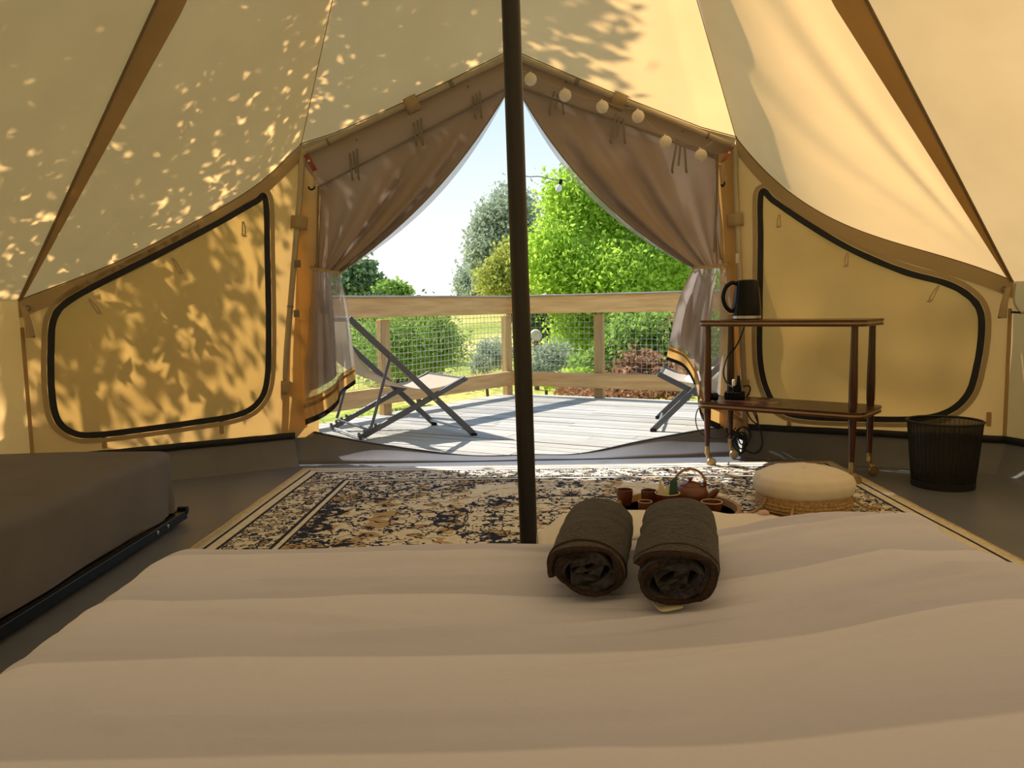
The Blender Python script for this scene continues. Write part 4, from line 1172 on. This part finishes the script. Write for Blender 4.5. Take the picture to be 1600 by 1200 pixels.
# ================================================================== ROLLED TOWELS
def towel(front, back, wx, hz, turns, seed, label):
    rn = random.Random(seed)
    ax = (back - front); L = ax.length; ax.normalize(); sd = ax.cross(V(0, 0, 1)).normalized(); up = sd.cross(ax)
    root = thing('rolled_towel', lerp(front, back, .5), label, 'towel', 'rolled towels on the bed')
    c0 = V(0, 0, hz)
    th = hz / (turns + .9)
    n = int(turns * 40)
    def rad(k): return th * .55 + th * (k / 40)
    def shape(k, extra, along):
        """point of the spiral at step k, offset extra outwards"""
        A_ = 2 * math.pi * k / 40 + seed
        rr = (rad(k) + extra) / hz
        cx, cz = math.cos(A_), math.sin(A_)
        # flattened, sagging roll
        sq = 1 + .05 * math.cos(2 * A_ + seed) + .045 * nz(cx * 1.6 + seed, cz * 1.6, along * 2.2)
        x = wx * rr * sq * math.copysign(abs(cx) ** .88, cx); z = hz * rr * sq * math.copysign(abs(cz) ** .86, cz)
        wav = .09 * hz * math.sin(A_ * 2.3 + rr * 9 + seed * 3) * (1 - rr) * 2.2
        x += wav * 1.3; z += wav * .6
        z = max(z, -hz * .96 + (1 - rr) * hz * .02)
        return x, z
    NA = 22
    vs = []; fs = []
    for j in range(NA + 1):
        al = j / NA
        fat = 1 + .07 * math.sin(math.pi * al) + .035 * nz(al * 5, seed * 3.) - .05 * (al > .96)
        for k in range(n + 1):
            for ex_ in (-.46 * th, .40 * th):
                x, z = shape(k, ex_, al)
                # pinched crease part way along
                cr = 1 - .055 * math.exp(-((al - .42 - .10 * math.sin(k * .157 + seed)) / .045) ** 2) - .04 * math.exp(-((al - .66) / .04) ** 2)
                wob_ = .006 * math.sin(k * .55 + seed) * (1 if j == 0 else 0) + rn.uniform(-.0008, .0008)
                vs.append(front + c0 + sd * x * fat * cr + up * (z * (fat * cr if z > 0 else 1)) + ax * (L * al + wob_))
    W2 = 2 * (n + 1)
    for j in range(NA):
        for k in range(n):
            a = j * W2 + 2 * k; b = (j + 1) * W2 + 2 * k
            fs.append((a, a + 2, b + 2, b)); fs.append((a + 1, b + 1, b + 3, a + 3))
        a = j * W2; b = (j + 1) * W2; fs.append((a, b, b + 1, a + 1))
        a = j * W2 + 2 * n; b = (j + 1) * W2 + 2 * n; fs.append((a, a + 1, b + 1, b))
    for k in range(n):
        a = 2 * k; fs.append((a, a + 1, a + 3, a + 2)); a += NA * W2; fs.append((a, a + 2, a + 3, a + 1))
    MB().add(vs, fs).build('terry_roll', M['towel'], root)
    hem = []
    for k in range(int(n * .62), n + 1):
        x, z = shape(k, 0, 0); hem.append(front + c0 + sd * x * 1.0 + up * z + ax * (-.002 + .006 * math.sin(k * .55 + seed)))
    MB().tube(hem, [th * (.36 + .05 * math.sin(i * 1.9)) for i in range(len(hem))], 7).build('woven_hem', M['towelhem'], root)
    hem2 = []
    for k in range(n - 40, n + 1):
        x, z = shape(k, .3 * th, .06); hem2.append(front + c0 + sd * x * 1.01 + up * z * (1.01 if z > 0 else 1) + ax * (.018 + .003 * math.sin(k * .5)))
    MB().tube(hem2, .0035, 6).build('hem_stitching', M['towelhem'], root)
    return root
TZ = TOPZ + .003
t1_ = towel(V(.105, 1.085, TZ), V(.160, 1.360, TZ), .061, .042, 3.2, 2.1, 'left of the two dark brown rolled towels on the bed')
t2_ = towel(V(.222, 1.036, TZ + .002), V(.290, 1.315, TZ + .006), .064, .044, 2.8, 4.0, 'right of the two dark brown rolled towels on the bed, care label showing')
tg = V(.205, 1.036, TZ + .002)
MB().ribbon(catmull([tg + V(-.012, 0, .008), tg + V(-.004, -.006, .001), tg + V(.012, -.008, .003), tg + V(.028, -.002, .004)], 5), V(0, .012, .002), V(0, 0, .0008)).build('care_label', M['paper'], t2_)

# ================================================================== SINGLE BED
sb = thing('single_bed', V(-1.76, 2.0, 0), 'low single bed with grey cover beside the left wall', 'bed')
bx0, bx1, by0, by1 = -2.10, -1.365, 1.05, 3.03
for (a, b) in (((bx1 + .012, by0, .034), (bx1 + .012, by1 + .05, .034)), ((bx0, by0, .034), (bx0, by1 + .05, .034))):
    MB().bar(a, b, .028, .036).build('frame_rail', M['black'], sb, smooth=False, bevel=.004)
for y in (by0, by1 + .04): MB().bar((bx0, y, .034), (bx1 + .02, y, .034), .028, .034).build('frame_crossbar', M['black'], sb, smooth=False, bevel=.004)
for x in (bx0 + .03, bx1 - .02):
    for y in (by0 + .05, by1 - .05): MB().lathe([(.02, 0), (.02, .02)], (x, y, 0), 12).build('foot', M['black'], sb)
for px in ((246, 826), (262, 819)):
    q = UP(px[0], px[1], V(bx1 + .027, 0, 0), V(1, 0, 0))
    MB().lathe([(.008, -.002), (.008, .002), (.004, .0035)], (bx1 + .0275, q.y, .036), 12, Matrix.Rotation(math.pi / 2, 3, 'Y')).build('bolt', M['steel'], sb)
MB().tube([(bx1 - .01, by1 + .05, .05), (bx1 + .026, by1 + .05, .05)], .016, 10).build('end_cap', M['black'], sb)
MB().box(((bx0 + bx1) / 2, (by0 + by1) / 2, .165), (bx1 - bx0 - .03, by1 - by0 - .03, .23)).build('mattress', M['white'], sb, smooth=True, bevel=.03)
def cover(u, v):
    gx = lerp(bx0 - .27, bx1 + .27, u); gy = lerp(by0 - .27, by1 + .27, v)
    r = .035; ix0, ix1, iy0, iy1 = bx0 + r, bx1 - r, by0 + r, by1 - r
    cx = max(ix0, min(ix1, gx)); cy = max(iy0, min(iy1, gy))
    ex_, ey_ = gx - cx, gy - cy
    s_ = max(abs(ex_), abs(ey_)); h = math.hypot(ex_, ey_)
    dx, dy = (ex_ / h, ey_ / h) if h > 1e-9 else (0, 0)
    a = min(s_ / r, math.pi / 2); ext = max(0, s_ - r * math.pi / 2)
    top = .312 + .008 * nz(gx * 2, gy * 2, 3)
    k = 1.0
    if abs(ex_) > 1e-6 and abs(ey_) > 1e-6:      # squared corner with a hanging fold
        m = max(abs(dx), abs(dy)); k = 1 / m * .88
    X = cx + dx * r * math.sin(a) * k; Y = cy + dy * r * math.sin(a) * k
    Z = top - r * (1 - math.cos(a)) - ext * 1.0
    wv = .012 * nz(gx * 3.2, gy * 3.2, 8) * smooth(ext / .2) + .010 * math.sin(gy * 16 + 2 * nz(gy * 3)) * smooth((gy - by1 + .5) / .5) * smooth(ext / .18)
    return V(X + dx * wv, Y + dy * wv, max(.056, Z))
sc_ = MB().grid(cover, 90, 150).build('bed_cover', M['bedcover'], None, label='plain grey-brown cover hanging over the single bed', cat='bedspread')

# ================================================================== TEA TROLLEY
tc_ = V(1.373, 3.82, 0); ta = V(.76, -.65, 0); tb = V(.65, .76, 0)
HL, HW = .359, .137
TP = lambda s_, w, z: tc_ + ta * s_ + tb * w + V(0, 0, z)
tr = thing('tea_trolley', tc_, 'dark mahogany two-tier tea trolley on brass castors', 'trolley')
def rrect(hl, hw, r, n=6):
    pts = []
    for (cx, cy, a0) in ((hl - r, hw - r, 0), (-hl + r, hw - r, 90), (-hl + r, -hw + r, 180), (hl - r, -hw + r, 270)):
        for k in range(n + 1):
            a = math.radians(a0 + 90 * k / n); pts.append((cx + r * math.cos(a), cy + r * math.sin(a)))
    return pts
def shelf(z, name):
    o_ = None
    for (dz, h, gr, mt, nm) in ((.020, .010, .0, 'mahog', name), (.011, .009, -.003, 'inlay', 'edge_inlay'), (.0, .011, -.001, 'mahog', 'shelf_underside')):
        pl = rrect(HL + .052 + gr, HW + .045 + gr, .055)
        ob_ = MB().prism([TP(p[0], p[1], z + dz) for p in pl], V(0, 0, h)).build(nm, M[mt], tr if o_ is None else o_, smooth=False)
        o_ = o_ or ob_
shelf(.735, 'upper_shelf'); shelf(.315, 'lower_shelf')
for (s_, w) in ((-1, -1), (-1, 1), (1, -1), (1, 1)):
    c = TP(s_ * HL, w * HW, 0)
    prof = [(.0115, .105), (.0125, .14), (.0165, .24), (.0185, .30), (.0165, .318)]
    lg_ = MB().lathe(prof, c, 18).build('leg', M['mahogz'], tr)
    prof = [(.0165, .344), (.0195, .38), (.0200, .46), (.0165, .62), (.0150, .738)]
    MB().lathe(prof, c, 18).build('upper_leg', M['mahogz'], lg_)
    MB().lathe([(.0135, .070), (.0135, .085), (.0120, .088), (.0125, .112)], c, 16).build('ferrule', M['brass'], lg_)
    q = c + V(.016, -.008, 0)
    cs = MB(); cs.tube(catmull([c + V(0, 0, .072), c + V(.004, 0, .056), q + V(0, 0, .040)], 4), .010, 8)
    cs.box(q + V(0, -.012, .034), (.026, .004, .036)); cs.box(q + V(0, .012, .034), (.026, .004, .036))
    co_ = cs.build('castor', M['brass'], lg_, bevel=.002)
    wr0 = Matrix.Rotation(math.pi / 2, 3, 'X')
    MB().lathe([(.006, -.008), (.022, -.008), (.025, -.004), (.025, .004), (.022, .008), (.006, .008)], q + V(.004, 0, .026), 18, wr0).build('castor_wheel', M['brass'], lg_)

# kettle
kz = .766
kb = UY(1165, 500, 4.0); kb = V(kb.x, 3.985, kz)
ke = thing('electric_kettle', kb, 'black electric kettle with steel base ring on the trolley', 'kettle')
MB().lathe([(.0745, .0), (.0745, .003), (.070, .004), (.070, .005)], kb, 36).build('power_base', M['black'], ke)
MB().lathe([(.0725, .005), (.0725, .019), (.071, .020)], kb, 36).build('base_ring', M['steel'], ke)
MB().lathe([(.0728, .0195), (.0728, .05), (.070, .08), (.064, .14), (.058, .185), (.054, .192)], kb, 36).build('body', M['black'], ke)
MB().lathe([(.0565, .188), (.055, .196), (.045, .201), (.02, .204), (.0005, .2045)], kb, 30).build('lid', M['black'], ke)
hp = catmull([kb + V(-.052, 0, .184), kb + V(-.078, 0, .189), kb + V(-.108, 0, .165), kb + V(-.122, 0, .120), kb + V(-.112, 0, .075), kb + V(-.088, 0, .048), kb + V(-.070, 0, .046)], 6)
MB().tube(hp, .0095, 10, flat=1.1).build('handle', M['black'], ke)
MB().prism([kb + V(.048, -.018, .196), kb + V(.072, 0, .192), kb + V(.048, .018, .196), kb + V(.055, 0, .145)], V(.001, 0, .0)).build('spout', M['black'], ke) if False else MB().add([kb + V(.045, -.022, .193), kb + V(.078, 0, .190), kb + V(.045, .022, .193), kb + V(.058, -.012, .140), kb + V(.058, .012, .140)], [(0, 1, 2), (0, 3, 1), (1, 4, 2), (3, 4, 1), (0, 2, 4, 3)]).build('spout', M['black'], ke)
MB().bar(kb + V(-.098, -.01, .030), kb + V(-.072, -.01, .030), .010, .004).build('switch', M['paper'], ke)
# socket block and plugs on the lower shelf
sz = .346
kx = UY(1148, 621, 4.02)
blk = V(kx.x, 4.02, sz)
pk_ = thing('power_strip', blk, 'black power strip with plugs on the lower trolley shelf', 'power strip')
Rz = Matrix.Rotation(math.atan2(ta.y, ta.x) + .35, 3, 'Z')
MB().box(blk + V(0, 0, .022), (.105, .055, .042), Rz).build('socket_block', M['black'], pk_, bevel=.006)
for k in (-.03, -.01, .012, .034):
    MB().box(blk + Rz @ V(k, -.029, .024), (.010, .006, .030), Rz).build('rib', M['black'], pk_, bevel=.002)
MB().box(blk + Rz @ V(.012, 0, .058), (.042, .036, .034), Rz).build('plug', M['black'], pk_, bevel=.006)
MB().lathe([(.012, .070), (.010, .098), (.007, .118), (.007, .126)], blk + Rz @ V(.018, 0, 0), 12).build('plug_grip', M['black'], pk_)
MB().box(blk + Rz @ V(-.006, -.01, .088), (.014, .014, .036), Rz).build('charger', M['lantern'], pk_, bevel=.003)
# second plug lying on the shelf
pp_ = UY(1113, 622, 3.97)
pg = thing('loose_plug', V(pp_.x, 3.97, sz), 'small black plug lying on the lower shelf behind the trolley leg', 'plug')
Rx = Matrix.Rotation(math.pi / 2, 3, 'Y') @ Matrix.Rotation(.4, 3, 'X')
MB().lathe([(.012, -.035), (.019, -.028), (.021, -.004), (.017, .002), (.021, .006), (.021, .024), (.014, .03)], V(pp_.x, 3.97, sz + .022), 16, Rx).build('plug_body', M['black'], pg)
MB().tube([V(pp_.x + .025, 3.975, sz + .026), V(pp_.x + .04, 3.965, sz + .028)], .004, 6).build('pin', M['steel'], pg)
# cables
def cable(px, label, r=.0042, name='cable'):
    pts = catmull([UY(x, y, Y) for (x, y, Y) in px], 8)
    pts = [V(p.x, p.y, max(p.z, r + .003)) for p in pts]
    MB().tube(pts, r, 7).build(name, M['rubber'], None, label=label, cat='cable', group='cables round the trolley')
cable([(1163, 511, 4.09), (1156, 530, 4.13), (1147, 546, 4.14), (1137, 556, 4.13), (1131, 575, 4.10), (1131, 588, 4.08), (1137, 600, 4.06), (1146, 606, 4.02)], 'black kettle cord hanging from the upper shelf down to the power strip', .0042, 'kettle_cord')
cable([(1162, 604, 4.02), (1170, 603, 4.06), (1172, 610, 4.10), (1165, 625, 4.18), (1166, 640, 4.20), (1174, 656, 4.20), (1184, 662, 4.20), (1182, 648, 4.19), (1176, 636, 4.18)], 'black cord looped behind the lower trolley shelf')
cable([(1170, 632, 4.18), (1180, 650, 4.18), (1188, 672, 4.18), (1191, 690, 4.18), (1188, 702, 4.17), (1180, 708, 4.16), (1170, 706, 4.16), (1160, 700, 4.16)], 'black cord hanging in a long loop right of the frame upright')
cable([(1102, 637, 3.99), (1091, 639, 4.0), (1087, 655, 4.0), (1091, 672, 4.0), (1100, 680, 4.05), (1115, 685, 4.10), (1130, 684, 4.12), (1142, 676, 4.14), (1150, 668, 4.15)], 'thin black cord looping round the front left trolley leg', .003)
cl_ = thing('cable_coil', V(1.25, 4.19, 0), 'coil of black cable on the floor behind the trolley', 'cable')
for k in range(5):
    c0_ = V(1.245 + .006 * k, 4.185 - .004 * k, .075 + .012 * k); r_ = .055 - .004 * (k % 3)
    MB().tube([c0_ + V(r_ * math.cos(a) * .7, .012 * math.sin(2 * a + k), r_ * 1.1 * math.sin(a) * (1 if k % 2 else .9)) for a in [2 * math.pi * j / 24 for j in range(24)]], .004, 6, closed=True).build('loop', M['rubber'], cl_)

# ================================================================== WASTE BASKET
wb = V(1.965, 3.455, 0)
bk = thing('waste_basket', wb, 'black wire-mesh waste basket by the right wall', 'waste basket')
t = NT('fine_black_wire_mesh')
v_ = t.co('Object')
d_ = t.principled((.014, .014, .014), .5, .3)
tr_ = t.n('ShaderNodeBsdfTransparent'); mx = t.n('ShaderNodeMixShader'); mx.inputs[0].default_value = .80
t.l(tr_.outputs[0], mx.inputs[1]); t.l(d_, mx.inputs[2])
M['wiremesh'] = t.done(mx.outputs[0])
mb = MB(); NB = 40
mb.lathe([(.128, .014), (.131, .05), (.138, .12), (.145, .20), (.153, .298)], wb, NB)
mb.f = [f for f in mb.f if len(f) == 4]
mb.build('mesh_side', M['wiremesh'], bk)
mb = MB()
for k in range(48):
    a = 2 * math.pi * k / 48
    mb.tube([wb + V(r * math.cos(a), r * math.sin(a), z) for r, z in ((.1285, .014), (.1385, .12), (.1535, .298))], .0012, 4, caps=False)
mb.build('vertical_wires', M['iron'], bk)
MB().tube([wb + V(.154 * math.cos(a), .154 * math.sin(a), .300) for a in [2 * math.pi * k / 40 for k in range(40)]], .0055, 8, closed=True).build('rim', M['iron'], bk)
MB().lathe([(.0005, .012), (.127, .012), (.130, .016), (.130, .0), (.0005, .0)], wb, 40).build('bottom', M['iron'], bk)
MB().lathe([(.1315, .0), (.1325, .030)], wb, 40).build('bottom_band', M['iron'], bk)

# ================================================================== POUF
pf_ = V(1.185, 3.085, .012)
po = thing('floor_pouf', pf_, 'round cream pouf on a woven jute base beside the tea tray', 'pouf')
def ellips(c, rx, ry, zc, h, top, bot, nrm=.0):
    return None
mb = MB()
def pfn(u, v):
    a = 2 * math.pi * u
    prof = [(.0, .166), (.07, .166), (.14, .158), (.185, .138), (.201, .108), (.197, .078), (.175, .056), (.14, .050)]
    P_ = [V(p[0], 0, p[1]) for p in prof]
    q = polyat(P_, v); R1 = q.x * (1 + .012 * nz(math.cos(a) * 2, math.sin(a) * 2, v * 3))
    puck = .004 * math.sin(a * 17 + 3 * nz(a)) * max(0, 1 - abs(v - .62) / .15)
    return pf_ + V((R1 + puck) * math.cos(a), (R1 * .94 + puck) * math.sin(a), q.z + .005 * nz(math.cos(a) * 3, math.sin(a) * 3, v))
mb.grid(pfn, 72, 30)
mb.build('cushion_top', M['pouf'], po)
MB().lathe([(.150, .0), (.178, .006), (.186, .03), (.182, .062), (.150, .075)], pf_, 48).build('jute_base', M['rattan'], po)
for k in range(5):
    z = .010 + .013 * k; r_ = .182 + .004 * math.sin(k * 1.2)
    MB().tube([pf_ + V((r_ + .002 * math.sin(a * 40)) * math.cos(a), (r_ + .002 * math.sin(a * 40)) * math.sin(a), z) for a in [2 * math.pi * j / 96 for j in range(96)]], .0055, 6, closed=True).build('jute_coil', M['rattan'], po)
for (ang, l_) in ((200, .09), (238, .03), (350, .08)):
    a = math.radians(ang); d = V(math.cos(a), math.sin(a), 0)
    s0_ = pf_ + d * .185 + V(0, 0, .055)
    MB().tube(catmull([s0_, s0_ + d * .018 + V(0, 0, -.025), s0_ + d * (.02 + l_ * .5) + V(0, 0, -.048), s0_ + d * (.02 + l_) + V(.01, -.01, -.049)], 5), [.005] * 6 + [.006] * 5 + [.007, .008, .008, .007, .005], 7).build('tassel', M['rattan'], po)

# ================================================================== TEA SET
ZT = .012
ty = V(.655, 3.02, ZT)
tray = thing('tea_tray', ty, 'round dark wooden tea tray on the rug behind the towels', 'tray')
MB().lathe([(.0005, .0), (.235, .0), (.240, .004), (.238, .008), (.0005, .008)], ty, 48).build('tray_base', M['traywood'], tray)
MB().lathe([(.226, .008), (.232, .034), (.244, .036), (.248, .030), (.240, .002)], ty, 48).build('tray_rim', M['bamboo'], tray)
ZC = ZT + .009
def cupshape(name, p, r, h, mat, label, group=None, inside=True, cat='cup'):
    o = thing(name, p, label, cat, group)
    MB().lathe([(.0005, .0), (r * .70, .0), (r * .88, h * .25), (r * .98, h * .7), (r, h), (r * .93, h), (r * .90, h * .7), (r * .78, h * .2), (.0005, h * .12)], p, 30).build('cup_body', mat, o)
    if inside: MB().tube([p + V(r * .965 * math.cos(a), r * .965 * math.sin(a), h) for a in [2 * math.pi * k / 30 for k in range(30)]], r * .045, 6, closed=True).build('cup_rim', M['cupinside'], o)
    return o
mp_ = UY(1043, 790, 3.0)
mug = cupshape('tea_mug', V(mp_.x, 3.0, ZC), .049, .083, M['redglaze'], 'dark red glazed mug holding tea sachets on the tray')
cx_ = UY(1014, 780, 3.10); cupshape('tea_cup', V(cx_.x, 3.10, ZC), .033, .070, M['clay'], 'small clay cup beside the mug with sachets', 'small clay cups', False)
cx_ = UY(976, 775, 3.14); cupshape('tea_cup', V(cx_.x, 3.14, ZC), .034, .066, M['clay'], 'small clay cup at the left edge of the tray', 'small clay cups', False)
cx_ = UY(1008, 790, 2.96); cupshape('tea_cup', V(cx_.x, 2.96, ZC), .028, .060, M['clay'], 'small pale-rimmed clay cup nearest the left towel', 'small clay cups', True)
cx_ = UY(1112, 792, 2.99); cupshape('tea_bowl', V(cx_.x, 2.99, ZC), .042, .046, M['clay'], 'shallow clay bowl below the teapot spout', None, True, 'bowl')
mc = V(mp_.x, 3.0, ZC)
def sachet(pts, mat, label, name='tea_sachet'):
    P_ = [mc + V(p[0] * 1.15, p[1], .04 + (p[2] - .04) * 1.3) for p in pts]
    nrm = (P_[1] - P_[0]).cross(P_[2] - P_[0]).normalized() * .0022
    MB().prism(P_, nrm).build(name, mat, None, smooth=False, bevel=.0006, label=label, cat='tea sachet', group='sachets in the mug')
sachet([(-.040, -.006, .052), (-.028, -.008, .118), (.004, -.004, .062), (-.010, -.004, .040)], M['paper'], 'cream paper tea sachet pointing up at the left of the mug')
sachet([(.006, .004, .050), (.010, .004, .108), (.033, .008, .122), (.040, .008, .060)], M['papergreen'], 'dark green tea sachet at the right of the mug')
sachet([(-.008, .010, .050), (-.004, .010, .094), (.022, .006, .098), (.018, .006, .050)], M['paper'], 'pale tea sachet in the middle of the mug')
tp = UY(1078, 783, 3.13); tp = V(tp.x, 3.13, ZC)
te = thing('teapot', tp, 'red-brown clay teapot with arched bamboo handle on the tray', 'teapot')
MB().lathe([(.0005, .0), (.040, .0), (.060, .014), (.073, .036), (.074, .052), (.066, .070), (.050, .080), (.036, .083)], tp, 36).build('body', M['clay'], te)
lid = MB().lathe([(.047, .079), (.045, .084), (.030, .093), (.012, .097), (.007, .099), (.0065, .104), (.012, .107), (.012, .111), (.0005, .113)], tp, 30).build('lid', M['clay'], te)
sp_ = catmull([tp + V(.058, -.02, .030), tp + V(.082, -.028, .042), tp + V(.100, -.034, .062), tp + V(.108, -.036, .070)], 5)
MB().tube(sp_, [.018 - .009 * k / (len(sp_) - 1) for k in range(len(sp_))], 12).build('spout', M['clay'], te)
for s_ in (-1, 1):
    MB().tube([tp + V(.054 * s_, -.006 * s_, .066), tp + V(.062 * s_, -.006 * s_, .084), tp + V(.060 * s_, -.006 * s_, .096)], .007, 8).build('lug', M['clay'], te)
hp = [tp + V(.062 * math.cos(a), -.006 * math.cos(a), .088 + .062 * math.sin(a)) for a in [math.pi * k / 20 for k in range(21)]]
hp = [tp + V(.062, -.006, .070)] + hp + [tp + V(-.062, .006, .070)]
MB().tube(hp, [.0052 + .0006 * math.sin(i * 2.2) for i in range(len(hp))], 8).build('handle', M['bamboo'], te)
